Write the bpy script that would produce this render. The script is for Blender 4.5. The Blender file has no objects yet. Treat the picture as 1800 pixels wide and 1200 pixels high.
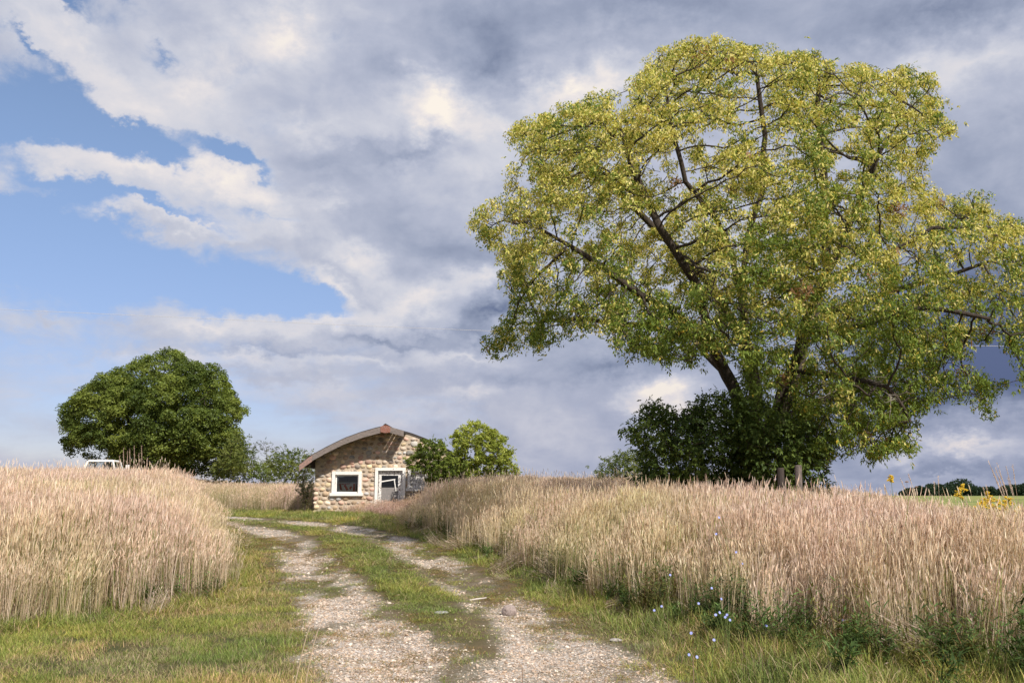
import bpy, math, random
import numpy as np
from mathutils import Vector, Matrix

# ------------------------------------------------------------------ camera
R = math.radians
SC = bpy.context.scene
F, PIT, CZ = 1600.0, math.atan(270 / 1600.0), 1.6
cam_d = bpy.data.cameras.new('camera'); cam = bpy.data.objects.new('camera', cam_d)
SC.collection.objects.link(cam); SC.camera = cam
cam.location = (0, 0, CZ); cam.rotation_euler = (R(90) + PIT, 0, 0)
cam_d.sensor_width = 36; cam_d.lens = 36 * F / 1800; cam_d.clip_end = 6000; cam_d.clip_start = 0.05
SC.render.resolution_x = 1024; SC.render.resolution_y = 682
SC.view_settings.view_transform = 'Standard'; SC.view_settings.look = 'None'
SC.view_settings.exposure = 0.0; SC.view_settings.gamma = 1.0
SC.cycles.max_bounces = 6; SC.cycles.transparent_max_bounces = 6
SC.cycles.diffuse_bounces = 3; SC.cycles.glossy_bounces = 2; SC.cycles.transmission_bounces = 4

def ray(px, py):
    u, v = (px - 900) / F, (600 - py) / F
    c, s = math.cos(PIT), math.sin(PIT)
    return (u, c - v * s, s + v * c)
def at(px, py, Y):
    d = ray(px, py); t = Y / d[1]
    return Vector((d[0] * t, Y, CZ + d[2] * t))

# ------------------------------------------------------------------ light
SUN_AZ, SUN_EL = R(149), R(43)          # azimuth clockwise from +Y
sdir = Vector((math.sin(SUN_AZ) * math.cos(SUN_EL), math.cos(SUN_AZ) * math.cos(SUN_EL), math.sin(SUN_EL)))
sl = bpy.data.lights.new('sun', 'SUN'); sl.energy = 5.0; sl.angle = R(0.55); sl.color = (1.0, 0.94, 0.85)
so = bpy.data.objects.new('sun', sl); SC.collection.objects.link(so)
so.rotation_euler = sdir.to_track_quat('Z', 'Y').to_euler()

def lin(r, g, b):
    f = lambda c: (c / 255 / 12.92) if c / 255 <= 0.04045 else ((c / 255 + 0.055) / 1.055) ** 2.4
    return (f(r), f(g), f(b))

# ------------------------------------------------------------------ world: Nishita sky with procedural clouds
W = bpy.data.worlds.new('World'); SC.world = W; W.use_nodes = True
wt = W.node_tree; wt.nodes.clear()
WS = 0.15
class NT:
    def __init__(s, t): s.t = t
    def n(s, typ, **kw):
        nd = s.t.nodes.new(typ)
        for k, v in kw.items(): setattr(nd, k, v)
        return nd
    def link(s, a, b): s.t.links.new(a, b)
    def put(s, sock, v):
        if isinstance(v, bpy.types.NodeSocket): s.t.links.new(v, sock)
        elif v is not None: sock.default_value = v
    def m(s, op, a, b=None, c=None, clamp=False):
        nd = s.n('ShaderNodeMath', operation=op); nd.use_clamp = clamp
        for i, v in enumerate((a, b, c)):
            if v is not None: s.put(nd.inputs[i], v)
        return nd.outputs[0]
    def vm(s, op, a, b=None, sc=None):
        nd = s.n('ShaderNodeVectorMath', operation=op)
        s.put(nd.inputs[0], a)
        if b is not None: s.put(nd.inputs[1], b)
        if sc is not None: s.put(nd.inputs['Scale'], sc)
        return nd.outputs[1] if op in ('LENGTH', 'DOT_PRODUCT') else nd.outputs[0]
    def noise(s, vec, scale, detail=5, rough=0.55, dist=0.0, out=0):
        nd = s.n('ShaderNodeTexNoise'); s.put(nd.inputs['Vector'], vec)
        nd.inputs['Scale'].default_value = scale; nd.inputs['Detail'].default_value = detail
        nd.inputs['Roughness'].default_value = rough; nd.inputs['Distortion'].default_value = dist
        return nd.outputs[out]
    def ss(s, v, a, b, lo=0.0, hi=1.0):
        nd = s.n('ShaderNodeMapRange', interpolation_type='SMOOTHSTEP')
        s.put(nd.inputs[0], v)
        for i, x in enumerate((a, b, lo, hi)): s.put(nd.inputs[i + 1], x)
        return nd.outputs[0]
    def mix(s, f, a, b, blend='MIX'):
        nd = s.n('ShaderNodeMix', data_type='RGBA', blend_type=blend)
        s.put(nd.inputs[0], f)
        for i, v in ((6, a), (7, b)):
            if isinstance(v, tuple): v = (*v[:3], 1)
            s.put(nd.inputs[i], v)
        return nd.outputs[2]
    def comb(s, x, y, z):
        nd = s.n('ShaderNodeCombineXYZ')
        for i, v in enumerate((x, y, z)): s.put(nd.inputs[i], v)
        return nd.outputs[0]
w = NT(wt)
tc = w.n('ShaderNodeTexCoord'); sep = w.n('ShaderNodeSeparateXYZ'); w.link(tc.outputs['Generated'], sep.inputs[0])
X, Y_, Z = sep.outputs
az = w.m('ARCTAN2', X, Y_); el = w.m('ARCSINE', Z)
# P: azimuth / elevation in units where 1 = 100 reference pixels near the horizon
P = w.comb(w.m('MULTIPLY', az, 16.0), w.m('MULTIPLY', el, 16.0), 0.0)
def ae(px, py):
    d = Vector(ray(px, py)).normalized()
    return math.atan2(d.x, d.y) * 16, math.asin(d.z) * 16
nv = w.vm('MULTIPLY', P, (1.0, 1.45, 1.0))
wv = w.n('ShaderNodeTexNoise'); w.link(nv, wv.inputs['Vector']); wv.inputs['Scale'].default_value = 0.45
wv.inputs['Detail'].default_value = 6; wv.inputs['Roughness'].default_value = 0.56
warp = w.vm('MULTIPLY', w.vm('SUBTRACT', wv.outputs['Color'], (0.5, 0.5, 0.5)), (1.5, 1.1, 0.0))
wv2 = w.n('ShaderNodeTexNoise'); w.link(nv, wv2.inputs['Vector']); wv2.inputs['Scale'].default_value = 2.1
wv2.inputs['Detail'].default_value = 5; wv2.inputs['Roughness'].default_value = 0.62
PW = w.vm('ADD', w.vm('ADD', P, warp), w.vm('MULTIPLY', w.vm('SUBTRACT', wv2.outputs['Color'], (0.5, 0.5, 0.5)), (0.85, 0.75, 0.0)))
def field(base, blobs, vec):
    acc = base
    for (px, py, rx, ry, rot, amp) in blobs:
        cx, cy = ae(px, py)
        mp = w.n('ShaderNodeMapping', vector_type='TEXTURE'); w.link(vec, mp.inputs[0])
        mp.inputs['Location'].default_value = (cx, cy, 0)
        mp.inputs['Rotation'].default_value = (0, 0, R(rot))
        mp.inputs['Scale'].default_value = (rx / 100 * 1.5, ry / 100 * 1.5, 1)
        g = w.n('ShaderNodeTexGradient', gradient_type='QUADRATIC_SPHERE'); w.link(mp.outputs[0], g.inputs[0])
        acc = w.m('MULTIPLY_ADD', g.outputs[1], amp, acc)
    return acc
# rot: positive is counter-clockwise in the sky (rising to the right)
COVER = [(1450, 350, 900, 520, 0, 2.4), (900, 100, 500, 200, 0, 1.2), (720, 400, 200, 160, 0, .8), (1300, 780, 700, 80, 0, .6), # blue gaps
         (30, 200, 150, 90, -15, -2.6), (150, 215, 170, 60, -25, -2.6), (280, 262, 120, 22, -22, -1.9), (380, 270, 110, 20, -14, -1.8), (450, 285, 60, 16, -20, -1.2),
         (10, 370, 190, 42, -3, -3.0), (130, 345, 120, 16, -12, -1.6), (290, 374, 190, 13, -6, -1.7), (0, 240, 40, 60, 0, -1.0),
         (120, 470, 330, 78, 0, -2.6), (330, 485, 280, 76, -4, -2.4), (480, 520, 200, 45, -12, -2.4), (590, 535, 70, 24, -30, -1.4), (0, 440, 150, 80, 0, -1.4),
         (115, 14, 60, 22, -35, -2.2), (35, 72, 50, 15, -35, -2.2), (285, 90, 40, 16, 0, -1.3), (210, 10, 26, 16, 0, -1.6), (250, 252, 160, 34, -12, -2.6), (400, 268, 120, 28, -16, -2.2), (60, 200, 120, 60, 0, -1.5), (260, 358, 240, 18, -5, -2.0), (480, 368, 120, 16, -4, -1.3), (60, 355, 120, 20, 0, -1.5), (560, 505, 60, 26, 0, -1.6), (100, 5, 60, 30, -30, -1.0),
         (60, 600, 330, 60, 0, -1.2), (100, 690, 400, 70, 0, -1.6), (60, 780, 440, 60, 0, -1.5), (470, 750, 300, 70, 0, -1.5), (640, 820, 400, 40, 0, -1.0), (800, 740, 200, 40, 0, -.5),
         # cloud bodies beside them
         (230, 300, 240, 44, 4, 1.7), (130, 285, 140, 30, -18, 1.2), (430, 318, 150, 42, -10, 1.8), (60, 270, 90, 18, -10, 1.0), (180, 388, 110, 22, 6, 1.4), (370, 392, 220, 22, -3, 1.2), (60, 385, 90, 12, 0, .7), (300, 395, 60, 20, 0, .6),
         (620, 445, 110, 45, -25, 1.6), (640, 500, 120, 26, -20, 1.2), (450, 580, 170, 28, 3, 1.7), (600, 575, 150, 34, 14, 1.2), (70, 556, 70, 12, 0, .8), (200, 560, 120, 10, 0, .4), (230, 625, 220, 14, 0, .6), (360, 660, 200, 12, 0, .5),
         (60, 30, 130, 40, -30, 1.4), (150, 90, 150, 50, -40, 1.2), (260, 180, 130, 70, -20, 1.3)]
BRIGHT = [(230, 292, 230, 46, 0, 1.5), (130, 300, 120, 26, -20, .7), (400, 310, 120, 36, -10, 1.1), (470, 335, 120, 30, -10, .9), (590, 345, 60, 20, 0, .7),
          (330, 150, 120, 60, -30, 1.1), (250, 190, 140, 60, -20, 1.1), (130, 90, 150, 50, -35, .9), (40, 40, 90, 40, -30, .6), (490, 62, 110, 55, 20, 1.5), (505, 45, 30, 40, 0, .7), (400, 110, 110, 60, 0, .6),
          (765, 185, 80, 46, -40, 2.0), (800, 225, 130, 50, -25, 1.2), (870, 240, 60, 24, -30, 1.0), (720, 180, 140, 50, 10, .7), (1000, 150, 100, 40, 25, 1.9), (1070, 135, 80, 34, 5, 1.4), (930, 190, 120, 50, 0, .6), (860, 300, 180, 50, 0, .5),
          (640, 455, 100, 36, -35, 1.3), (600, 495, 80, 16, -30, 1.3), (590, 562, 150, 26, 12, 1.2), (390, 575, 140, 28, 0, 1.3), (740, 530, 140, 36, 25, 1.1), (850, 490, 70, 22, 20, .9), (540, 215, 110, 26, 0, .7),
          (170, 378, 90, 20, 8, 1.0), (330, 385, 190, 22, 0, .9), (500, 380, 100, 20, 0, .6), (1150, 698, 70, 30, 10, 2.6), (1180, 728, 80, 30, -20, 1.6), (1700, 776, 80, 15, 0, 1.7), (1580, 800, 36, 26, 0, 1.2), (1640, 835, 80, 10, 0, .7),
          (820, 700, 60, 16, 0, 1.0), (250, 640, 170, 18, 0, .7), (430, 640, 120, 18, 0, .7), (420, 690, 140, 20, 0, .5), (800, 632, 120, 12, 0, .9), (640, 645, 160, 14, 0, .7), (560, 600, 120, 14, 0, .5), (1740, 105, 170, 40, 10, .9), (1620, 130, 110, 36, 20, .7),
          (960, 760, 120, 50, 0, .6), (720, 735, 160, 26, 0, .5), (560, 690, 90, 16, 0, .4), (1120, 790, 100, 20, 0, .4),
          # grey undersides
          (1150, 10, 420, 60, -3, -1.3), (1650, 20, 400, 50, 0, -1.4), (870, 120, 90, 70, -10, -1.5), (840, 50, 160, 60, 0, -1.0), (690, 105, 150, 40, 0, -.5), (730, 262, 170, 26, 6, -.9), (590, 285, 90, 30, -10, -.6), (640, 245, 90, 20, 0, -.3),
          (700, 400, 170, 60, -20, -.5), (790, 440, 90, 60, 0, -.5), (860, 550, 90, 34, 35, -2.2), (840, 590, 60, 14, 0, -.8), (660, 603, 150, 12, 0, -1.3), (480, 625, 200, 10, 0, -.6), (850, 440, 100, 40, 0, -.5), (740, 590, 60, 12, 0, -.8),
          (1780, 560, 260, 120, 5, -4.2), (1820, 640, 220, 80, 0, -2.4), (1560, 600, 200, 110, 0, -1.6), (1650, 420, 220, 120, 0, -1.1), (1260, 600, 180, 80, 0, -1.2), (1060, 640, 120, 34, 0, -1.5), (960, 600, 80, 30, 0, -.8), (1720, 280, 200, 110, 0, -.7), (920, 420, 100, 80, 0, -.4),
          (1600, 710, 260, 40, 0, -1.6), (1690, 825, 260, 30, 0, -1.2), (1450, 780, 160, 60, 0, -.7), (900, 670, 120, 18, 0, -.7), (300, 760, 600, 50, 0, -.3), (1180, 380, 260, 160, 0, .3)]
cov = field(0.80, COVER, PW)
bri = field(0.0, BRIGHT, PW)
n1 = w.noise(nv, 0.75, 7, 0.60, 0.3)
n2 = w.noise(w.vm('ADD', nv, (7.3, 2.1, 4.0)), 0.9, 5, 0.55, 0.2)
# flat low clouds close to the horizon
nh = w.noise(w.vm('MULTIPLY', P, (0.55, 2.1, 1.0)), 1.0, 7, 0.6, 0.3)
lowm = w.ss(el, R(11), R(3.0))
nmix = w.m('ADD', w.m('MULTIPLY', n1, w.m('SUBTRACT', 1.0, lowm)), w.m('MULTIPLY', nh, lowm))
dens = w.m('ADD', cov, w.m('MULTIPLY', w.m('SUBTRACT', nmix, 0.5), 4.2))
alpha = w.ss(dens, -0.95, 1.15)
edge = w.ss(dens, 0.1, 1.5)
# self-shading of the clouds: puffs seen against the same noise shifted towards the sun
n1s = w.noise(w.vm('ADD', nv, (0.20, 0.26, 0.0)), 0.75, 5, 0.58, 0.3)
relief = w.m('MULTIPLY', w.m('SUBTRACT', n1, n1s), 1.5)
bb = w.m('ADD', bri, w.m('MULTIPLY', w.m('SUBTRACT', n2, 0.5), 0.15))
bb = w.m('ADD', bb, relief)
bb = w.m('ADD', bb, w.m('MULTIPLY', w.m('SUBTRACT', 1.0, edge), 0.35))
bb = w.m('ADD', bb, w.m('MULTIPLY', w.m('MULTIPLY', w.m('SUBTRACT', nh, 0.5), lowm), 1.8))
ramp = w.n('ShaderNodeValToRGB'); w.link(w.m('MULTIPLY_ADD', bb, 0.22, 0.53), ramp.inputs[0])
cr = ramp.color_ramp
stops = [(0.0, (96, 109, 144)), (0.20, (130, 141, 167)), (0.38, (158, 167, 190)), (0.52, (182, 188, 207)), (0.66, (208, 210, 221)), (0.84, (234, 228, 228)), (1.0, (252, 243, 232))]
while len(cr.elements) < len(stops): cr.elements.new(0.5)
for e, (p, c) in zip(cr.elements, stops):
    e.position = p; e.color = (*[x / WS for x in lin(*c)], 1)
warm = w.mix(w.m('MULTIPLY', lowm, 0.75), ramp.outputs[0], w.mix(1.0, ramp.outputs[0], (.82, 0.82, 0.87), 'MULTIPLY'))
sky = w.n('ShaderNodeTexSky', sky_type='NISHITA'); sky.sun_disc = False
sky.sun_elevation = SUN_EL; sky.sun_rotation = SUN_AZ; sky.air_density = 1.0; sky.dust_density = 0.6; sky.ozone_density = 2.2
skyc = w.mix(1.0, sky.outputs[0], w.mix(w.ss(el, R(0), R(24)), (.62, .57, .72), (1.02, .95, .95)), 'MULTIPLY')
bg = w.n('ShaderNodeBackground'); bg.inputs[1].default_value = WS
w.link(w.mix(alpha, skyc, warm), bg.inputs[0])
wo = w.n('ShaderNodeOutputWorld'); w.link(bg.outputs[0], wo.inputs[0])
W.cycles.sampling_method = 'MANUAL'; W.cycles.sample_map_resolution = 512

# ------------------------------------------------------------------ helpers
rng = np.random.default_rng(11); random.seed(5)
def tag(o, label=None, cat=None, group=None, kind=None):
    if label: o['label'] = label
    if cat: o['category'] = cat
    if group: o['group'] = group
    if kind: o['kind'] = kind
    return o
def link(o, parent=None):
    SC.collection.objects.link(o)
    if parent is not None: o.parent = parent
    return o
def empty(name, loc, label=None, cat=None, group=None, rz=0.0):
    o = bpy.data.objects.new(name, None); o.location = loc; o.rotation_euler = (0, 0, rz); o.empty_display_size = 0.2
    return tag(link(o), label, cat, group)
def npmesh(name, V, Fc, mat=None, parent=None, tint=None, smooth=False, do_link=True):
    """V (n,3); Fc (m,3) or (m,4) int array"""
    V = np.asarray(V, np.float32); Fc = np.asarray(Fc, np.int32)
    me = bpy.data.meshes.new(name); k = Fc.shape[1]
    me.vertices.add(len(V)); me.vertices.foreach_set('co', V.ravel())
    me.loops.add(Fc.size); me.loops.foreach_set('vertex_index', Fc.ravel())
    me.polygons.add(len(Fc)); me.polygons.foreach_set('loop_start', np.arange(0, Fc.size, k, dtype=np.int32))
    if smooth: me.polygons.foreach_set('use_smooth', np.ones(len(Fc), bool))
    if tint is not None:
        a = me.color_attributes.new('tint', 'FLOAT_COLOR', 'POINT')
        c = np.ones((len(V), 4), np.float32); c[:, :3] = tint; a.data.foreach_set('color', c.ravel())
    me.update(calc_edges=True)
    if mat: me.materials.append(mat)
    o = bpy.data.objects.new(name, me)
    if do_link: link(o, parent)
    return o
class MB:
    """collects shapes of mixed faces, becomes ONE mesh"""
    def __init__(s): s.v = []; s.f = []; s.c = []
    def add(s, vs, fs, col=(1, 1, 1)):
        b = len(s.v); s.v += [tuple(v) for v in vs]; s.f += [tuple(i + b for i in f) for f in fs]; s.c += [col] * len(vs)
    def box(s, a, b, col=(1, 1, 1), M=None, taper=0):
        x0, y0, z0 = a; x1, y1, z1 = b
        vs = [Vector(p) for p in ((x0, y0, z0), (x1, y0, z0), (x1, y1, z0), (x0, y1, z0), (x0, y0, z1), (x1, y0, z1), (x1, y1, z1), (x0, y1, z1))]
        if M: vs = [M @ v for v in vs]
        s.add(vs, [(0, 3, 2, 1), (4, 5, 6, 7), (0, 1, 5, 4), (1, 2, 6, 5), (2, 3, 7, 6), (3, 0, 4, 7)], col)
    def extrude(s, poly, y0, y1, col=(1, 1, 1)):
        """poly in XZ, counter-clockwise seen from -Y"""
        n = len(poly)
        vs = [(p[0], y0, p[1]) for p in poly] + [(p[0], y1, p[1]) for p in poly]
        fs = [tuple(range(n)), tuple(range(2 * n - 1, n - 1, -1))] + [(i, i + n, (i + 1) % n + n, (i + 1) % n) for i in range(n)]
        s.add(vs, fs, col)
    def tube(s, pts, rad, n=8, col=(1, 1, 1), cap=True):
        pts = [Vector(p) for p in pts]; rings = []
        for i, p in enumerate(pts):
            d = (pts[min(i + 1, len(pts) - 1)] - pts[max(i - 1, 0)]).normalized()
            ref = Vector((0, 0, 1)) if abs(d.z) < .9 else Vector((1, 0, 0))
            a = d.cross(ref).normalized(); b = d.cross(a)
            r = rad[i] if hasattr(rad, '__len__') else rad
            rings.append([p + (a * math.cos(t) + b * math.sin(t)) * r for t in [k * 2 * math.pi / n for k in range(n)]])
        vs = [v for r in rings for v in r]; fs = []
        for i in range(len(pts) - 1):
            for k in range(n): fs.append((i * n + k, i * n + (k + 1) % n, (i + 1) * n + (k + 1) % n, (i + 1) * n + k))
        if cap: fs.append(tuple(range(n))[::-1]); fs.append(tuple((len(pts) - 1) * n + k for k in range(n)))
        s.add(vs, fs, col)
    def build(s, name, mat, parent=None, smooth=False, loc=None, bevel=0):
        me = bpy.data.meshes.new(name); me.from_pydata(s.v, [], s.f)
        a = me.color_attributes.new('tint', 'FLOAT_COLOR', 'POINT')
        a.data.foreach_set('color', np.array([(*c[:3], 1) for c in s.c], np.float32).ravel())
        if mat: me.materials.append(mat)
        if smooth: me.polygons.foreach_set('use_smooth', np.ones(len(me.polygons), bool))
        o = bpy.data.objects.new(name, me); link(o, parent)
        if loc is not None: o.location = loc
        if bevel:
            m = o.modifiers.new('bevel', 'BEVEL'); m.width = bevel; m.segments = 2; m.limit_method = 'ANGLE'
        return o

# numpy value noise
def _h(ix, iy, iz, seed):
    n = (ix * 374761393 + iy * 668265263 + iz * 2147483647 + seed * 1274126177) & 0xffffffff
    n = ((n ^ (n >> 13)) * 1274126177) & 0xffffffff
    n = ((n ^ (n >> 16)) * 2246822519) & 0xffffffff
    return ((n ^ (n >> 15)) & 0xffff) / 65535.0
def vnoise(x, y, z=0.0, seed=0):
    x, y, z = np.broadcast_arrays(np.asarray(x, float), np.asarray(y, float), np.asarray(z, float))
    ix, iy, iz = np.floor(x).astype(np.int64), np.floor(y).astype(np.int64), np.floor(z).astype(np.int64)
    fx, fy, fz = x - ix, y - iy, z - iz
    fx, fy, fz = (t * t * (3 - 2 * t) for t in (fx, fy, fz)); r = 0
    for dx in (0, 1):
        for dy in (0, 1):
            for dz in (0, 1):
                r = r + _h(ix + dx, iy + dy, iz + dz, seed) * (fx if dx else 1 - fx) * (fy if dy else 1 - fy) * (fz if dz else 1 - fz)
    return r
def fbm(x, y, z=0.0, seed=0, oct=4):
    r, a, t = 0, 1.0, 0.0
    for i in range(oct):
        k = 2.03 ** i; r = r + a * vnoise(np.asarray(x) * k, np.asarray(y) * k, np.asarray(z) * k, seed + i); t += a; a *= 0.5
    return r / t
def sst(t):
    t = np.clip(t, 0, 1); return t * t * (3 - 2 * t)

# ------------------------------------------------------------------ terrain height
_py = [0, 11, 14, 18, 22, 26, 30, 33, 37, 40, 50, 60, 110, 300, 3000]
_pz = [0, 0.0, .03, .14, .32, .50, .64, .72, .82, .90, 1.08, 1.2, 1.2, .8, .6]
_YY = np.linspace(-60, 3000, 30601); _ZZ = np.interp(_YY, _py, _pz)
_k = np.hanning(31); _k /= _k.sum(); _ZZ = np.convolve(np.pad(_ZZ, 15, mode='edge'), _k, 'valid')
_rb = np.array([(1.9, 3), (2.0, 7.0), (1.9, 9), (1.55, 11), (.9, 14), (.0, 17), (-.9, 20.5), (-2.0, 24), (-3.6, 28), (-6.0, 32), (-9, 36), (-60, 40)])
def hgt(x, y):
    x = np.asarray(x, float); y = np.asarray(y, float)
    z = np.interp(y, _YY, _ZZ)
    m = -4.6 - (np.clip(y, 12, 60) - 14) * .34 - x
    yf = 12.8 + np.clip(x + 5, -30, 1) * 0.35
    b = np.minimum(m, y - yf)
    z = z + 0.42 * sst(b / np.interp(y, [13, 20, 27, 34], [4.0, 2.8, 1.2, .8])) * (1 - .30 * sst((y - 25) / 25)) + 0.10 * sst(b / 1.2)
    xr = np.interp(y, _rb[:, 1], _rb[:, 0])
    r = x - xr
    right = sst((x + 3.5) / 3)
    z = z + (.16 * sst(r / .45) + .20 * sst((r - .3) / 3.0)) * right * np.interp(y, [14, 24, 60, 90], [1, .35, .3, 0])
    z = z - sst((x / np.maximum(y, 6) - .24) / .30) * sst((y - 9) / 6) * (np.clip(z - np.interp(y, [10, 16, 30, 45], [.2, .08, -.22, -.35]), 0, 9)) * (1 - sst((y - 150) / 200))
    z = z + 0.03 * (fbm(x * .5, y * .5, seed=3) - .5)
    return z
def h1(x, y): return float(hgt(np.array([x]), np.array([y]))[0])
def gp(px, py):
    d = ray(px, py); ts = np.concatenate([np.arange(3, 60, .02), np.arange(60, 900, 1.0)])
    xs, ys, zs = d[0] * ts, d[1] * ts, CZ + d[2] * ts
    k = np.nonzero(zs - hgt(xs, ys) < 0)[0]
    k = k[0] if len(k) else len(ts) - 1
    return np.array([xs[k], ys[k]])
def seg_dist(x, y, line):
    best = np.full(np.shape(x), 1e9)
    for (ax, ay), (bx, by) in zip(line[:-1], line[1:]):
        dx, dy = bx - ax, by - ay; L = dx * dx + dy * dy + 1e-9
        t = np.clip(((x - ax) * dx + (y - ay) * dy) / L, 0, 1)
        best = np.minimum(best, np.hypot(x - ax - t * dx, y - ay - t * dy))
    return best
def in_poly(x, y, poly):
    ins = np.zeros(np.shape(x), bool); n = len(poly)
    for i in range(n):
        x0, y0 = poly[i]; x1, y1 = poly[(i + 1) % n]
        c = ((y0 > y) != (y1 > y)) & (x < (x1 - x0) * (y - y0) / ((y1 - y0) if y1 != y0 else 1e-9) + x0)
        ins ^= c
    return ins
rutL = [gp(*p) for p in ((760, 1200), (700, 1160), (650, 1115), (612, 1070), (575, 1030), (552, 995), (530, 965), (500, 944), (462, 932), (415, 924), (378, 917))]
rutR = [gp(*p) for p in ((1050, 1195), (975, 1140), (920, 1095), (870, 1052), (810, 1018), (765, 990), (722, 963), (672, 943), (610, 928), (530, 918), (450, 912), (378, 908.5))]
rutL = [np.array([.1, 1.0]) + 0, np.array([-.75, 5.5])] + rutL; rutR = [np.array([1.6, 1.0]), np.array([1.25, 5.5])] + rutR
rutL.append(rutL[-1] + np.array([-14, 1.5])); rutR.append(rutR[-1] + np.array([-14, 1.5]))
edgeR = [gp(*p) for p in ((1800, 1172), (1600, 1160), (1450, 1140), (1310, 1105), (1150, 1070), (1020, 1030), (930, 1000), (850, 970), (780, 945), (715, 918), (650, 904), (580, 900), (480, 896), (380, 893))]
edgeL = [gp(*p) for p in ((0, 1104), (120, 1090), (230, 1078), (350, 1060), (386, 1036), (388, 990), (382, 955), (374, 928), (370, 918))]
corr = [np.array([60, -3]), np.array([12, 7.3])] + edgeR + [np.array([-34, 41]), np.array([-34, 37.5]), edgeL[-1] + np.array([-12, 1.0])] + edgeL[::-1] + [np.array([-12, 10.5]), np.array([-40, 9]), np.array([-40, -3])]
cline = corr + [corr[0]]
def corridor(x, y):
    """signed: >0 inside the lane + lawns, <0 inside the tall grass"""
    d = seg_dist(x, y, cline); return np.where(in_poly(x, y, corr), d, -d)
SH_Y, SH_L, SH_R, SH_B = 40.0, at(553, 860, 40).x, at(553, 860, 40).x + 6.6, 46.5
def gravel_mask(x, y):
    n = fbm(x * 1.3, y * 1.3, seed=21); n2 = fbm(x * 5, y * 5, seed=22)
    wl = np.interp(y, [6, 9, 11, 13, 20, 30], [.95, .80, .62, .52, .46, .40]); wr = np.interp(y, [6, 8, 10, 14, 22, 30], [.6, .6, .5, .42, .45, .5])
    a = 1 - sst((seg_dist(x, y, rutL) - wl * (.75 + .7 * (n - .4))) / .35)
    b = 1 - sst((seg_dist(x, y, rutR) - wr * (.75 + .7 * (n - .4))) / .35)
    g = np.maximum(a, b * .85)
    n3 = fbm(x * 1.7, y * .45, seed=23)
    return np.clip(g * np.clip((n3 - .36) * 6, .12, 1) * (0.65 + 1.5 * (n2 - .36)) * 1.25, 0, 1)

# ------------------------------------------------------------------ materials
def mat(name):
    m = bpy.data.materials.new(name); m.use_nodes = True; m.node_tree.nodes.clear()
    t = NT(m.node_tree); out = t.n('ShaderNodeOutputMaterial'); return m, t, out
def pbr(name, col, rough=.8, noise_sc=8, var=.25, bump=.3, col2=None, tint=False, metal=0.0, spec=.3, stretch=(1, 1, 1), thr=(.45, .6), bdist=.02):
    m, t, o = mat(name); b = t.n('ShaderNodeBsdfPrincipled'); t.link(b.outputs[0], o.inputs[0])
    co = t.n('ShaderNodeTexCoord').outputs['Object']; co = t.vm('MULTIPLY', co, stretch)
    n = t.noise(co, noise_sc, 6, .6); n2 = t.noise(co, noise_sc * 4.3, 5, .6)
    base = (*col, 1)
    if tint:
        a = t.n('ShaderNodeAttribute', attribute_name='tint'); base = a.outputs[0]
    c = t.mix(1.0, base if tint else tuple(col), t.mix(n, (1 - var,) * 3, (1 + var,) * 3), 'MULTIPLY')
    if col2 is not None: c = t.mix(t.ss(n2, *thr), c, tuple(col2))
    t.link(c, b.inputs['Base Color']); b.inputs['Roughness'].default_value = rough
    b.inputs['Metallic'].default_value = metal; b.inputs['Specular IOR Level'].default_value = spec
    if bump:
        bp = t.n('ShaderNodeBump'); bp.inputs['Strength'].default_value = bump; bp.inputs['Distance'].default_value = bdist
        t.link(t.m('ADD', n, t.m('MULTIPLY', n2, .6)), bp.inputs['Height']); t.link(bp.outputs[0], b.inputs['Normal'])
    return m
def leafmat(name, trans=.35, rough=.5, gloss=.06, inst=False, nvar=.0, nscale=.3, ncol=(1, 1, 1)):
    m, t, o = mat(name)
    c = t.n('ShaderNodeAttribute', attribute_name='tint').outputs[0]
    if inst:
        c2 = t.n('ShaderNodeAttribute', attribute_name='itint', attribute_type='INSTANCER').outputs[0]
        c = t.mix(1.0, c, c2, 'MULTIPLY')
    d = t.n('ShaderNodeBsdfDiffuse'); tr = t.n('ShaderNodeBsdfTranslucent'); g = t.n('ShaderNodeBsdfGlossy'); g.inputs['Roughness'].default_value = rough
    g.inputs[0].default_value = (.8, .85, .8, 1)
    t.link(c, d.inputs[0]); t.link(t.mix(1.0, c, (1.15, 1.1, .6), 'MULTIPLY'), tr.inputs[0])
    s = t.n('ShaderNodeMixShader'); s.inputs[0].default_value = trans; t.link(d.outputs[0], s.inputs[1]); t.link(tr.outputs[0], s.inputs[2])
    s2 = t.n('ShaderNodeMixShader'); s2.inputs[0].default_value = gloss; t.link(s.outputs[0], s2.inputs[1]); t.link(g.outputs[0], s2.inputs[2])
    t.link(s2.outputs[0], o.inputs[0]); return m
M_leaf = leafmat('leaf', .38, gloss=.012)
M_grass = leafmat('grass_blade', .25, inst=True, gloss=.01)
M_plain = leafmat('plant_part', .2, gloss=.03)
M_bark = pbr('bark', (.075, .058, .045), .95, 3, .4, .9, col2=(.05, .04, .032), stretch=(3, 3, .6), bdist=.05)
M_barkgrey = pbr('dead_wood', (.32, .28, .24), .9, 6, .3, .4)
M_peb = pbr('pebble', (1, 1, 1), .85, 30, .2, .2, tint=True)

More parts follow.
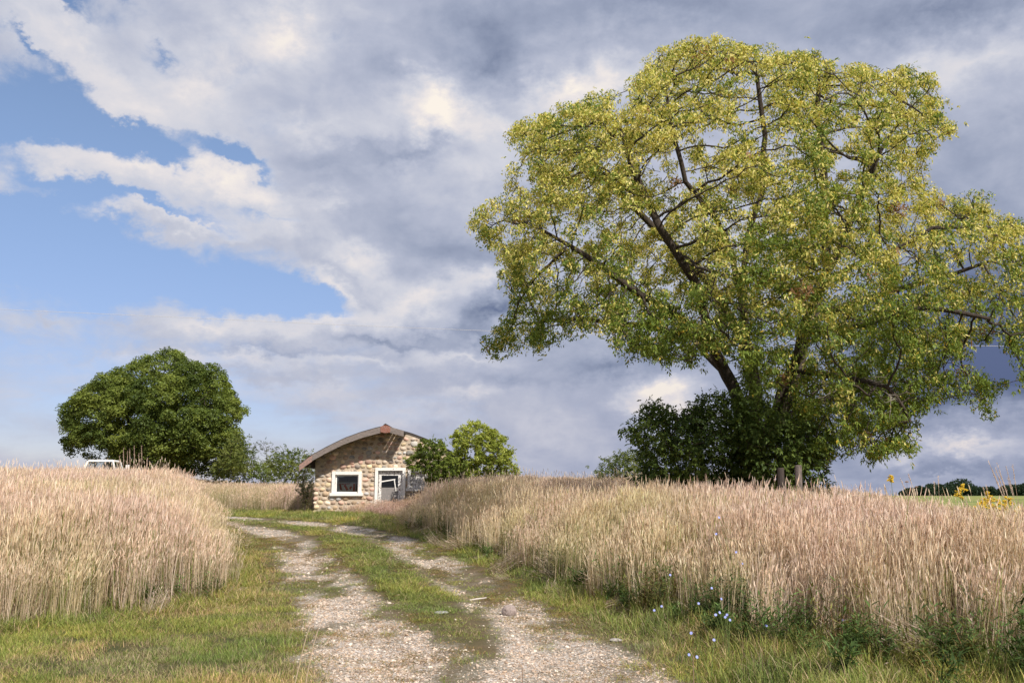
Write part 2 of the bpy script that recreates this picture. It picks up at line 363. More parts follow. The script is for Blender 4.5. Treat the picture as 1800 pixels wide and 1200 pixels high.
# ground material: zones from the 'cover' attribute (r gravel, g lawn green, b bare soil)
Mg, t, o = mat('ground'); b = t.n('ShaderNodeBsdfPrincipled'); t.link(b.outputs[0], o.inputs[0]); b.inputs['Roughness'].default_value = .95; b.inputs['Specular IOR Level'].default_value = .15
co = t.n('ShaderNodeTexCoord').outputs['Object']
cv = t.n('ShaderNodeAttribute', attribute_name='cover'); s3 = t.n('ShaderNodeSeparateColor'); t.link(cv.outputs[0], s3.inputs[0])
vo = t.n('ShaderNodeTexVoronoi'); t.link(co, vo.inputs['Vector']); vo.inputs['Scale'].default_value = 38
sc2 = t.n('ShaderNodeSeparateColor'); t.link(vo.outputs['Color'], sc2.inputs[0])
nb = t.noise(co, 2.2, 8, .65); nf = t.noise(co, 22, 6, .7); nm = t.noise(co, .5, 5, .6)
stone = t.mix(sc2.outputs[0], (.50, .41, .33), (.24, .20, .17)); stone = t.mix(t.ss(sc2.outputs[1], .6, .8), stone, (.66, .60, .54))
dirt = t.mix(nf, (.40, .29, .20), (.24, .165, .11))
grv = t.mix(t.ss(t.m('ADD', nf, t.m('MULTIPLY', vo.outputs['Distance'], 0)), .58, .68), stone, dirt)
lawn = t.mix(t.ss(nb, .35, .65), (.075, .085, .03), (.14, .115, .055)); lawn = t.mix(t.m('MULTIPLY', nf, .6), lawn, (.05, .045, .02))
straw = t.mix(nf, (.17, .12, .075), (.07, .05, .032))
far = t.mix(nm, (.30, .23, .13), (.20, .19, .09))
pos = t.n('ShaderNodeNewGeometry').outputs['Position']; sp = t.n('ShaderNodeSeparateXYZ'); t.link(pos, sp.inputs[0])
c = t.mix(s3.outputs[1], straw, lawn); c = t.mix(s3.outputs[2], c, t.mix(nf, (.24, .15, .095), (.10, .065, .042))); c = t.mix(s3.outputs[0], c, grv)
c = t.mix(t.ss(sp.outputs[1], 55, 75), c, far)
t.link(c, b.inputs['Base Color'])
bp = t.n('ShaderNodeBump'); bp.inputs['Strength'].default_value = .6; bp.inputs['Distance'].default_value = .02
t.link(t.m('ADD', nf, t.m('MULTIPLY', vo.outputs['Distance'], -.8)), bp.inputs['Height']); t.link(bp.outputs[0], b.inputs['Normal'])

# ------------------------------------------------------------------ ground sheet
def axis(segs):
    r = []
    for a, b_, s in segs: r += list(np.arange(a, b_, s))
    r.append(segs[-1][1]); return np.array(r)
gx = axis([(-2500, -200, 100), (-200, -60, 10), (-60, -16, 1), (-16, 14, .14), (14, 60, 1), (60, 200, 10), (200, 2500, 100)])
gy = axis([(-300, -20, 20), (-20, 4, 1), (4, 20, .10), (20, 48, .2), (48, 70, 1), (70, 200, 10), (200, 3000, 100)])
XX, YY = np.meshgrid(gx, gy)
ZZ = hgt(XX, YY); cd = corridor(XX, YY); gm = gravel_mask(XX, YY)
near = (np.abs(XX) < 20) & (YY < 50)
dR, dL = seg_dist(XX, YY, rutR), seg_dist(XX, YY, rutL)
rut = np.exp(-(dL / .45) ** 2) + np.exp(-(dR / .42) ** 2)
ZZ = ZZ - .055 * rut + np.where(near, .022 * (fbm(XX * 6, YY * 6, seed=9, oct=3) - .5) + .03 * (fbm(XX * 1.7, YY * 1.7, seed=8) - .5), 0)
gh_x, gh_y, gh_z = gx, gy, ZZ
def gz(x, y):
    """height of the finished ground sheet (bilinear)"""
    i = np.clip(np.searchsorted(gx, x) - 1, 0, len(gx) - 2); j = np.clip(np.searchsorted(gy, y) - 1, 0, len(gy) - 2)
    u = (x - gx[i]) / (gx[i + 1] - gx[i]); v = (y - gy[j]) / (gy[j + 1] - gy[j])
    return (ZZ[j, i] * (1 - u) * (1 - v) + ZZ[j, i + 1] * u * (1 - v) + ZZ[j + 1, i] * (1 - u) * v + ZZ[j + 1, i + 1] * u * v)
def g1(x, y): return float(gz(np.array([x]), np.array([y]))[0])
ny, nx = XX.shape
idx = np.arange(nx * ny).reshape(ny, nx)
fq = np.stack([idx[:-1, :-1], idx[:-1, 1:], idx[1:, 1:], idx[1:, :-1]], -1).reshape(-1, 4)
ground = npmesh('ground', np.stack([XX, YY, ZZ], -1).reshape(-1, 3), fq, Mg, smooth=True)
tag(ground, kind='structure')
soil = np.clip(.55 - gm, 0, 1) * sst((1.15 - np.minimum(dL, dR)) / .5) * fbm(XX * 2, YY * 2, seed=4) * 1.6
xrr = np.interp(YY, _rb[:, 1], _rb[:, 0]); soil = np.maximum(soil, np.exp(-((XX - xrr - .2) / .28) ** 2) * (YY > 8) * (YY < 16) * .95)
cc = np.ones((nx * ny, 4), np.float32)
cc[:, 0] = gm.ravel(); cc[:, 1] = sst(cd / .6 + .6).ravel(); cc[:, 2] = np.clip(soil, 0, 1).ravel()
a = ground.data.color_attributes.new('cover', 'FLOAT_COLOR', 'POINT'); a.data.foreach_set('color', cc.ravel())

# ------------------------------------------------------------------ scattering (uncountable ground cover)
def scatter(name, P3, rot, scl, idx, tint, protos, **tg):
    n = len(P3); me = bpy.data.meshes.new(name); me.vertices.add(n); me.vertices.foreach_set('co', np.asarray(P3, np.float32).ravel())
    a = me.attributes.new('rot', 'FLOAT_VECTOR', 'POINT'); a.data.foreach_set('vector', np.asarray(rot, np.float32).ravel())
    a = me.attributes.new('scl', 'FLOAT_VECTOR', 'POINT'); a.data.foreach_set('vector', np.asarray(scl, np.float32).ravel())
    a = me.attributes.new('pick', 'INT', 'POINT'); a.data.foreach_set('value', np.asarray(idx, np.int32))
    a = me.attributes.new('itint', 'FLOAT_COLOR', 'POINT'); c4 = np.ones((n, 4), np.float32); c4[:, :3] = tint; a.data.foreach_set('color', c4.ravel())
    ob = bpy.data.objects.new(name, me); link(ob); tag(ob, kind='stuff', **tg)
    col = bpy.data.collections.new(name + ' shapes')
    for p in protos: col.objects.link(p)
    ng = bpy.data.node_groups.new(name, 'GeometryNodeTree')
    ng.interface.new_socket('Geometry', in_out='INPUT', socket_type='NodeSocketGeometry'); ng.interface.new_socket('Geometry', in_out='OUTPUT', socket_type='NodeSocketGeometry')
    N = ng.nodes; gi = N.new('NodeGroupInput'); go = N.new('NodeGroupOutput'); ip = N.new('GeometryNodeInstanceOnPoints')
    ci = N.new('GeometryNodeCollectionInfo'); ci.inputs[0].default_value = col; ci.inputs['Separate Children'].default_value = True; ci.inputs['Reset Children'].default_value = True
    def na(nm, ty):
        q = N.new('GeometryNodeInputNamedAttribute'); q.data_type = ty; q.inputs[0].default_value = nm
        return [s for s in q.outputs if s.enabled and s.name == 'Attribute'][0]
    L = ng.links.new
    L(gi.outputs[0], ip.inputs['Points']); L(ci.outputs[0], ip.inputs['Instance']); ip.inputs['Pick Instance'].default_value = True
    L(na('pick', 'INT'), ip.inputs['Instance Index']); L(na('rot', 'FLOAT_VECTOR'), ip.inputs['Rotation']); L(na('scl', 'FLOAT_VECTOR'), ip.inputs['Scale'])
    L(ip.outputs[0], go.inputs[0])
    md = ob.modifiers.new('scatter', 'NODES'); md.node_group = ng
    return ob
def ribbons(base, az_, lean, curve, length, width, segs=3, face=None, profile=None):
    """vectorised grass blades -> V (n*(segs+1)*2,3), F quads. base (n,3)"""
    n = len(base); t = np.linspace(0, 1, segs + 1)[None, :]
    ang = lean[:, None] + curve[:, None] * t
    ds = length[:, None] / segs
    hx = np.concatenate([np.zeros((n, 1)), np.cumsum(np.sin(ang[:, :-1] + curve[:, None] / segs / 2) * ds, 1)], 1)
    hz = np.concatenate([np.zeros((n, 1)), np.cumsum(np.cos(ang[:, :-1] + curve[:, None] / segs / 2) * ds, 1)], 1)
    cx = base[:, 0:1] + hx * np.cos(az_)[:, None]; cy = base[:, 1:2] + hx * np.sin(az_)[:, None]; cz = base[:, 2:3] + hz
    fa = (az_ + np.pi / 2 + (rng.normal(0, .6, n) if face is None else face))
    wpr = (1 - t ** 2.2 * .9) if profile is None else np.asarray(profile)[None, :]
    wd = width[:, None] * wpr * .5
    sx, sy = np.cos(fa)[:, None] * wd, np.sin(fa)[:, None] * wd
    V = np.stack([np.stack([cx - sx, cy - sy, cz], -1), np.stack([cx + sx, cy + sy, cz], -1)], 2).reshape(-1, 3)
    k = (segs + 1) * 2; b0 = (np.arange(n) * k)[:, None]
    f = np.concatenate([b0 + np.array([[2 * i, 2 * i + 1, 2 * i + 3, 2 * i + 2]]) for i in range(segs)], 1).reshape(-1, 4)
    return V, f, k, np.stack([cx[:, -1], cy[:, -1], cz[:, -1]], -1)
def join(parts):
    Vs, Fs, Cs, b = [], [], [], 0
    for V, f, c in parts: Vs.append(V); Fs.append(f + b); Cs.append(c); b += len(V)
    return np.concatenate(Vs), np.concatenate(Fs), np.concatenate(Cs)
STRAW = np.array([(.66, .50, .38), (.74, .58, .47), (.56, .42, .32), (.82, .68, .56), (.40, .29, .21), (.64, .52, .34)])
HEAD = np.array([(.66, .49, .38), (.78, .61, .50), (.52, .38, .30), (.84, .70, .58)])
def tall_proto(i, n=56, rad=.21, green=.12, h=1.15, short=0.0):
    bp_ = np.zeros((n, 3)); rr = rad * np.sqrt(rng.random(n)); aa = rng.random(n) * 6.283; bp_[:, 0] = rr * np.cos(aa); bp_[:, 1] = rr * np.sin(aa)
    parts = []
    azz = rng.uniform(-3.14, 3.14, n); azz = np.where(rng.random(n) < .35, rng.normal(0, .8, n), azz); L = h * rng.uniform(.66, 1.05, n) * np.where(rng.random(n) < .025, rng.uniform(1.05, 1.25, n), 1)
    lean = np.abs(rng.normal(.0, .05, n)); cur = np.abs(rng.normal(.0, .11, n))
    V, f, k, tip = ribbons(bp_, azz, lean, cur, L, rng.uniform(.0045, .0085, n), 4, profile=[1, .9, .75, .65, .6])
    c = STRAW[rng.integers(0, len(STRAW), n)] * rng.uniform(.75, 1.15, (n, 1)); g = rng.random(n) < green; c[g] = np.array((.20, .23, .07)) * rng.uniform(.7, 1.3, (g.sum(), 1))
    parts.append((V, f, np.repeat(c, k, 0)))
    # seed heads: narrow branching panicles, two crossed ribbons each
    m = rng.random(n) < .7; nh_ = m.sum()
    for q in (0, 1.57):
        hl = rng.uniform(.08, .17, nh_)
        V, f, k, _ = ribbons(tip[m] - np.array([0, 0, .01]), azz[m], lean[m] + cur[m], rng.uniform(.0, .35, nh_), hl, rng.uniform(.007, .013, nh_), 3, face=np.full(nh_, q), profile=[.35, 1, .75, .1])
        c = HEAD[rng.integers(0, len(HEAD), nh_)] * rng.uniform(.8, 1.15, (nh_, 1)); parts.append((V, f, np.repeat(c, k, 0)))
    # dry drooping leaves part-way up the stems and green ones at the foot
    nl = int(n * .8); b2 = bp_[rng.integers(0, n, nl)].copy(); b2[:, 2] = rng.uniform(0.02, .55, nl) * h
    V, f, k, _ = ribbons(b2, rng.random(nl) * 6.283, rng.uniform(.1, .5, nl), rng.uniform(.2, 1.5, nl), rng.uniform(.16, .38, nl), rng.uniform(.004, .007, nl), 3)
    c = STRAW[rng.integers(0, len(STRAW), nl)] * rng.uniform(.6, 1.0, (nl, 1)); g = rng.random(nl) < green * 1.6 + .05; c[g] = np.array((.15, .19, .06)); parts.append((V, f, np.repeat(c, k, 0)))
    ng_ = int(n * .7); rr = rad * np.sqrt(rng.random(ng_)); aa = rng.random(ng_) * 6.283; b3 = np.stack([rr * np.cos(aa), rr * np.sin(aa), rr * 0], -1)
    V, f, k, _ = ribbons(b3, rng.random(ng_) * 6.283, rng.uniform(.0, .5, ng_), rng.uniform(.2, 1.2, ng_), rng.uniform(.15, .42, ng_), rng.uniform(.005, .009, ng_), 3)
    c = np.where(rng.random((ng_, 1)) < .45, np.array([[.15, .20, .06]]), np.array([[.30, .20, .12]])) * rng.uniform(.6, 1.1, (ng_, 1)); parts.append((V, f, np.repeat(c, k, 0)))
    V, f, c = join(parts); return npmesh('tall_%02d' % i, V, f, M_grass, tint=c, do_link=False)
GREEN = np.array([(.21, .27, .06), (.27, .33, .08), (.16, .21, .05), (.35, .36, .10), (.28, .28, .08)])
def lawn_proto(i, n=70, rad=.17, h=.08, dry=.25, wide=.004):
    rr = rad * np.sqrt(rng.random(n)); aa = rng.random(n) * 6.283; b0 = np.stack([rr * np.cos(aa), rr * np.sin(aa), rr * 0], -1)
    V, f, k, _ = ribbons(b0, rng.random(n) * 6.283, rng.uniform(0, .7, n), rng.uniform(.2, 1.3, n), h * rng.uniform(.5, 1.5, n), wide * rng.uniform(.7, 1.3, n), 3)
    c = GREEN[rng.integers(0, len(GREEN), n)] * rng.uniform(.8, 1.25, (n, 1)); d = rng.random(n) < dry; c[d] = np.array((.58, .43, .25)) * rng.uniform(.5, 1.15, (d.sum(), 1))
    return npmesh('short_%02d' % i, V, f, M_grass, tint=np.repeat(c, k, 0), do_link=False)
def weed_proto(i, h=.35):
    parts = []
    for s in range(7):
        a0 = random.random() * 6.283; n = 26
        zz = np.linspace(.03, h * random.uniform(.6, 1.15), n); ox = np.cos(a0) * (.02 + zz * .35); oy = np.sin(a0) * (.02 + zz * .35)
        b0 = np.stack([ox + rng.normal(0, .02, n), oy + rng.normal(0, .02, n), zz], -1)
        V, f, k, _ = ribbons(b0, rng.random(n) * 6.283, rng.uniform(.6, 1.5, n), rng.uniform(.0, .9, n), rng.uniform(.05, .12, n), rng.uniform(.010, .020, n), 3, profile=[.3, 1, .8, .1])
        c = np.array([(.075, .12, .035)]) * rng.uniform(.6, 2.0, (n, 1)); parts.append((V, f, np.repeat(c, k, 0)))
        V, f, k, _ = ribbons(np.array([[0, 0, 0.]]), np.array([a0]), np.array([.34]), np.array([.0]), np.array([zz[-1] * 1.06]), np.array([.006]), 3)
        parts.append((V, f, np.repeat(np.array([[.16, .13, .07]]), k, 0)))
    V, f, c = join(parts); return npmesh('weed_%02d' % i, V, f, M_grass, tint=c, do_link=False)

def sample(n_per_m2, y0, y1, margin=2.5, xlim=None):
    A = (y1 - y0) * 2 * (.60 * y1 + margin); n = int(A * n_per_m2)
    y = rng.uniform(y0, y1, n); x = rng.uniform(-(.60 * y1 + margin), .60 * y1 + margin, n)
    k = np.abs(x) < .60 * y + margin
    return x[k], y[k]
def shack_free(x, y, m=.25): return ~((x > SH_L - m) & (x < SH_R + m) & (y > SH_Y - m) & (y < SH_B + m))
tp = [tall_proto(i, green=(.05, .10, .22)[i % 3]) for i in range(12)]
Ps = []
for d, y0, y1 in ((30, 7, 14), (22, 14, 20), (15, 20, 30), (11, 30, 44), (5, 44, 70)):
    x, y = sample(d, y0, y1); c = corridor(x, y)
    c = c + .8 * (fbm(x * 1.1, y * 1.1, seed=31) - .5)
    k = (c < 0) & shack_free(x, y); x, y, c = x[k], y[k], c[k]
    k = rng.random(len(x)) < np.clip(.35 + (-c) / .9, 0, 1); Ps.append(np.stack([x[k], y[k], c[k], np.full(k.sum(), d)], -1))
Q = np.concatenate(Ps); x, y, c = Q[:, 0], Q[:, 1], Q[:, 2]
# nothing taller than the crops in the far right-hand field
k = ~((y > 38) & (x > 12.5 + (y - 38) * .1)); Q = Q[k]; x, y, c = x[k], y[k], c[k]
n = len(x); s = np.empty((n, 3)); s[:] = rng.uniform(.85, 1.12, (n, 1)); s[:, :2] *= np.interp(y, [8, 25, 60], [1, 1.05, 1.5])[:, None]
s[:, 2] *= (.60 + .40 * sst(-c / 1.1)) * (.86 + .3 * fbm(x * .35, y * .35, seed=40))
front = (x < -2.2) & (y > 33.5) & (y < 40.5) & (x > -13); s[:, 2] *= np.where(front, np.interp(x, [-9.5, -4.5], [.62, .8]), 1)
s[:, 2] *= np.where((x < -6) & (y > 36), .85, 1)
pxs = x / y * F + 900; s[:, 2] *= np.where((x > SH_L - 1) & (y < 40.2) & (y > 28), np.interp(x * 40 / y, [-6.5, -4.6, -3.4], [.5, .55, 1]), 1)
gn = fbm(x * .22, y * .22, seed=51); pk = rng.integers(0, 4, n) * 3 + np.where(gn > .60, 2, np.where(gn > .5, 1, 0))
tint = np.ones((n, 3)) * rng.uniform(.95, 1.22, (n, 1)); t1 = fbm(x * .5, y * .5, seed=52)[:, None]
tint = tint * np.where(t1 > .5, 1 + (t1 - .5) * np.array([[-.1, .15, -.5]]), 1 + (.5 - t1) * np.array([[.05, .0, .3]]))
pur = np.clip(1 - np.abs(y - 36.5) / 3.0, 0, 1) * (x < -2) * (x > -12); tint = tint * (1 - pur[:, None] * np.array([[.30, .42, .38]]))
rot = np.stack([rng.normal(0, .05, n), rng.normal(.02, .05, n), rng.uniform(-1.2, 1.2, n)], -1)
s[:, 2] *= np.interp(x / y, [.25, .45], [1, .92]) * np.where(x < -3, 1.0, 1) * np.interp(x / y, [.44, .5], [1, .93])
# flattened and fallen stems along the foot of the tall grass
xf, yf = sample(9, 7, 30, 1); cf_ = corridor(xf, yf); kf = (np.abs(cf_ - .1) < .45) & (fbm(xf * 1.5, yf * 1.5, seed=81) > .50) & (rng.random(len(xf)) < .45); xf, yf = xf[kf], yf[kf]; nf_ = len(xf)
x = np.concatenate([x, xf]); y = np.concatenate([y, yf]); pk = np.concatenate([pk, rng.integers(0, 4, nf_) * 3]); tint = np.concatenate([tint, np.ones((nf_, 3)) * rng.uniform(.6, 1, (nf_, 1))])
rot = np.concatenate([rot, np.stack([rng.choice([-1, 1], nf_) * rng.uniform(.9, 1.4, nf_), rng.normal(0, .2, nf_), rng.uniform(0, 6.28, nf_)], -1)]); s = np.concatenate([s, rng.uniform(.3, .6, (nf_, 1)) * np.array([[1.5, 1.5, 1.]])])
scatter('tall_grass', np.stack([x, y, gz(x, y) - .02], -1), rot, s, pk, tint, tp, label='tall dry tan meadow grass standing on both sides of the track', cat='grass')

lp = [lawn_proto(i, h=.075, dry=(.12, .3, .6)[i % 3]) for i in range(9)] + [lawn_proto(9 + i, h=.17, n=60, dry=(.08, .2, .4)[i % 3], wide=.006) for i in range(3)]
Ps = []
for d, y0, y1 in ((75, 4, 10), (60, 10, 15), (30, 15, 24), (16, 24, 38), (5, 38, 42)):
    x, y = sample(d, y0, y1, 1.5); c = corridor(x, y); k = (c > -.6); x, y, c = x[k], y[k], c[k]
    g = gravel_mask(x, y); dl, dr = seg_dist(x, y, rutL), seg_dist(x, y, rutR); dm = np.minimum(dl, dr)
    pn = fbm(x * 1.8, y * 1.8, seed=61)
    p = np.clip(1.0 - g * 1.7, 0, 1) * np.where((y < 11) & (seg_dist(x, y, rutL) < 1.7) & (seg_dist(x, y, rutR) < 1.7), .35, 1) * np.where(dm < .8, np.clip((pn - .36) * 5, 0.12, 1), 1)
    k = rng.random(len(x)) < p; Ps.append(np.stack([x[k], y[k], c[k], dm[k]], -1))
Q = np.concatenate(Ps); x, y, c, dm = Q.T; n = len(x)
xrr = np.interp(y, _rb[:, 1], _rb[:, 0]); right = (x > xrr - .1)
mid = (~right) & (dm > .35) & (x > np.interp(y, [p[1] for p in rutL], [p[0] for p in rutL]) - .1) & (y > 10.5)
hs = rng.uniform(.4, 1.0, n) * (.55 + .55 * sst(dm / 1.0)); hs *= np.where(right, 1.05, 1) * np.where(mid, .62, 1)
tallv = (right | (mid & (y > 14)) | (np.abs(c) < .7)) & (dm > .55) & (rng.random(n) < .55)
dn = fbm(x * .7, y * .7, seed=62); dn2 = fbm(x * 2.5, y * 2.5, seed=63)
dry = np.where(dn + .25 * (dn2 - .5) > .62, 2, np.where(dn + .25 * (dn2 - .5) > .51, 1, 0)); dry = np.where((right | mid) & (rng.random(n) < .6), np.minimum(dry, 1), dry)
edgedry = (x < -3.2) & (y > 13.5) & (c < 1.1) & (rng.random(n) < .75); dry = np.where(edgedry, 2, dry)
pk = np.where(tallv, 9 + dry, rng.integers(0, 3, n) * 3 + dry)
tint = np.ones((n, 3)) * rng.uniform(.8, 1.2, (n, 1)); dd = fbm(x * .9, y * .9, seed=64)[:, None]
tint = tint * (1 + (dd - .5) * np.array([[.8, .4, .1]])) * (1 + (fbm(x * 4, y * 4, seed=65)[:, None] - .5) * np.array([[.9, .7, .5]]))
xf, yf = sample(40, 6, 26, 1); kf = (np.minimum(seg_dist(xf, yf, rutL), seg_dist(xf, yf, rutR)) < 1.1) & (fbm(xf * 1.6, yf * .8, seed=85) > .53); xf, yf = xf[kf], yf[kf]; nf_ = len(xf)
x = np.concatenate([x, xf]); y = np.concatenate([y, yf]); pk = np.concatenate([pk, rng.choice([2, 5, 8, 1, 4], nf_)]); hs = np.concatenate([hs, rng.uniform(.12, .35, nf_)]); tint = np.concatenate([tint, np.ones((nf_, 3)) * rng.uniform(.45, 1, (nf_, 1)) * np.array([[1, .8, .65]])]); n = len(x)
scatter('lawn_grass', np.stack([x, y, gz(x, y) - .005], -1), np.stack([rng.normal(0, .08, n), rng.normal(0, .08, n), rng.uniform(0, 6.283, n)], -1),
        np.stack([np.ones(n) * np.interp(y, [8, 35], [1, 1.6])] * 2 + [hs], -1), pk, tint, lp, label='short green and yellowing grass between and beside the wheel ruts', cat='grass')

wp = [weed_proto(i, (.28, .4, .5)[i % 3]) for i in range(6)]
Ps = []
x, y = sample(30, 6.5, 16, 1); c = corridor(x, y); xrr = np.interp(y, _rb[:, 1], _rb[:, 0])
p = np.exp(-((c - .15) / .6) ** 2) * (x > xrr + .25) * np.clip((fbm(x * 1.3, y * 1.3, seed=71) - .35) * 6, 0.15, .95); p = p * np.clip((9 - x) / 4, .15, 1)
k = rng.random(len(x)) < p; Ps.append(np.stack([x[k], y[k]], -1))
x, y = sample(9, 16, 30, 1); c = corridor(x, y); p = np.exp(-((c + .1) / .5) ** 2) * (x > -4) * np.clip((fbm(x * .9, y * .9, seed=72) - .42) * 5, 0, .8); k = rng.random(len(x)) < p; Ps.append(np.stack([x[k], y[k]], -1))
x, y = sample(7, 9, 15, 1); c = corridor(x, y); p = np.exp(-((c + .2) / .4) ** 2) * (x < -4) * (fbm(x * .9, y * .9, seed=73) > .5); k = rng.random(len(x)) < p; Ps.append(np.stack([x[k], y[k]], -1))
Q = np.concatenate(Ps); x, y = Q.T; n = len(x)
scatter('verge_weeds', np.stack([x, y, gz(x, y) - .01], -1), np.stack([rng.normal(0, .1, n), rng.normal(0, .1, n), rng.uniform(0, 6.283, n)], -1), np.repeat(rng.uniform(.45, 1.15, (n, 1)), 3, 1),
        rng.integers(0, 6, n), np.ones((n, 3)) * rng.uniform(.6, 1.35, (n, 1)) * (1 + (rng.random((n, 1)) < .2) * np.array([[.8, .1, .2]])), wp, label='dark green leafy weeds along the foot of the tall grass', cat='weeds')

# gravel
def pebble(i):
    import bmesh
    bm = bmesh.new(); bmesh.ops.create_icosphere(bm, subdivisions=1, radius=1)
    for v in bm.verts: v.co *= random.uniform(.7, 1.2); v.co.z *= .55; v.co.x *= 1.25
    me = bpy.data.meshes.new('pebble_%d' % i); bm.to_mesh(me); bm.free(); me.materials.append(M_pebi); return bpy.data.objects.new('pebble_%d' % i, me)
M_pebi, t, o = mat('gravel_stone'); b = t.n('ShaderNodeBsdfPrincipled'); t.link(b.outputs[0], o.inputs[0]); b.inputs['Roughness'].default_value = .9; b.inputs['Specular IOR Level'].default_value = .2
t.link(t.n('ShaderNodeAttribute', attribute_name='itint', attribute_type='INSTANCER').outputs[0], b.inputs['Base Color'])
Ps = []
for d, y0, y1 in ((2400, 4.5, 10), (1400, 10, 15), (600, 15, 22), (200, 22, 36)):
    xm = 3.2 if y1 < 16 else 0.5; xa = -3 if y1 < 16 else (-6 if y1 < 23 else -14)
    n = int(d * (y1 - y0) * (xm - xa)); x = rng.uniform(xa, xm, n); y = rng.uniform(y0, y1, n)
    k = rng.random(n) < gravel_mask(x, y) ** 1.2 * .75 + .015 * (seg_dist(x, y, rutL) < 1.6); Ps.append(np.stack([x[k], y[k]], -1))
Q = np.concatenate(Ps); x, y = Q.T; n = len(x)
sz = np.clip(rng.lognormal(math.log(.0062), .5, n), .0035, .03) * np.interp(y, [8, 30], [1, 2.0])
pc = np.array([(.56, .44, .34), (.66, .53, .42), (.44, .32, .23), (.31, .25, .20), (.53, .39, .28), (.74, .64, .53)]); tint = pc[rng.integers(0, 6, n)] * rng.uniform(.75, 1.1, (n, 1))
scatter('gravel', np.stack([x, y, gz(x, y) + sz * .1], -1), rng.uniform(0, 6.283, (n, 3)) * np.array([.12, .12, 1]), np.repeat(sz[:, None], 3, 1), rng.integers(0, 5, n), tint, [pebble(i) for i in range(5)],
        label='pale crushed gravel lying in the two wheel ruts of the track', cat='gravel')

# ------------------------------------------------------------------ trees
def colonize(seeds, A, step, infl, kill, iters, up=0.0, jit=.15, maxn=14000):
    """seeds: list of polylines (3D points); the first starts at the base; others start at the nearest existing node"""
    pos, par = [], []
    for s in seeds:
        s = [np.array(p, float) for p in s]
        if not pos: pos.append(s[0]); par.append(-1); last = 0
        else:
            d = np.linalg.norm(np.array(pos) - s[0], axis=1); last = int(d.argmin())
        for q in s[1:]:
            a0 = pos[last]; L = np.linalg.norm(q - a0); k = max(1, int(L / step)); w0 = rng.normal(0, step * .12, 3)
            for j in range(1, k + 1):
                pos.append(a0 + (q - a0) * j / k + w0 * math.sin(math.pi * j / k)); par.append(last); last = len(pos) - 1
    pos = np.array(pos); par = list(par); A = np.asarray(A)
    def near(A, N):
        bi = np.zeros(len(A), int); bd = np.full(len(A), 1e9)
        for i in range(0, len(N), 400):
            D = ((A[:, None] - N[None, i:i + 400]) ** 2).sum(2); j = D.argmin(1); d = D[np.arange(len(A)), j]; m = d < bd; bd[m] = d[m]; bi[m] = j[m] + i
        return bi, bd
    bi, bd = near(A, pos); cnt = np.zeros(maxn + 9000, int)
    for it in range(iters):
        act = bd < infl * infl
        if act.sum() < 5: 
            infl *= 1.5
            if infl > 30: break
            continue
        ids, inv = np.unique(bi[act], return_inverse=True)
        dv = A[act] - pos[bi[act]]; dv /= np.linalg.norm(dv, axis=1)[:, None] + 1e-9
        S = np.zeros((len(ids), 3)); np.add.at(S, inv, dv); S += rng.normal(0, jit, S.shape) * np.linalg.norm(S, axis=1)[:, None] ; S[:, 2] += up
        S /= np.linalg.norm(S, axis=1)[:, None] + 1e-9
        ok = cnt[ids] < 4; cnt[ids] += 1; ids, S = ids[ok], S[ok]
        if len(ids) == 0: break
        new = pos[ids] + S * step; n0 = len(pos); pos = np.concatenate([pos, new]); par += list(ids)
        j, d = near(A, new); m = d < bd; bd[m] = d[m]; bi[m] = j[m] + n0
        kp = bd > kill * kill; A, bi, bd = A[kp], bi[kp], bd[kp]
        if len(A) < 5 or len(pos) > maxn: break
    return pos, np.array(par)
def radii(pos, par, tip, p=2.3, cap=None):
    n = len(pos); acc = np.zeros(n); r = np.zeros(n)
    for i in range(n - 1, -1, -1):
        r[i] = max(acc[i], tip ** p) ** (1 / p)
        if par[i] >= 0: acc[par[i]] += r[i] ** p
    if cap: r = np.where(r > cap * .6, cap * .6 + (r - cap * .6) * .35, r)
    return r
def tubes(pos, par, rad, S=6):
    n = len(pos); k = np.nonzero(par >= 0)[0]; p = par[k]
    d = np.zeros((n, 3)); d[k] = pos[k] - pos[p]; d[par < 0] = (0, 0, 1); d /= np.linalg.norm(d, axis=1)[:, None] + 1e-9
    main = np.full(n, -1)
    for i in k:
        q = par[i]
        if main[q] < 0 or rad[i] > rad[main[q]]: main[q] = i
    dd = d.copy(); hm = main >= 0; dd[hm] = d[hm] + d[main[hm]]; dd /= np.linalg.norm(dd, axis=1)[:, None] + 1e-9
    ism = main[p] == k
    def ring(c, dr, r):
        ref = np.array([.31, .9, .13]); ref = ref / np.linalg.norm(ref); a = np.cross(dr, ref); a /= np.linalg.norm(a, axis=1)[:, None] + 1e-9; b = np.cross(dr, a)
        t = np.arange(S) * 2 * np.pi / S
        return c[:, None] + r[:, None, None] * (a[:, None] * np.cos(t)[None, :, None] + b[:, None] * np.sin(t)[None, :, None])
    dA = np.where(ism[:, None], dd[p], dd[k]); rA = np.where(ism, rad[p], np.minimum(rad[k] * 1.15, rad[p]))
    V = np.concatenate([ring(pos[p], dA, rA), ring(pos[k], dd[k], rad[k])], 1).reshape(-1, 3)
    b0 = (np.arange(len(k)) * 2 * S)[:, None, None]; j = np.arange(S)
    f = np.stack([j, (j + 1) % S, (j + 1) % S + S, j + S], -1)[None] + b0
    return V, f.reshape(-1, 4)
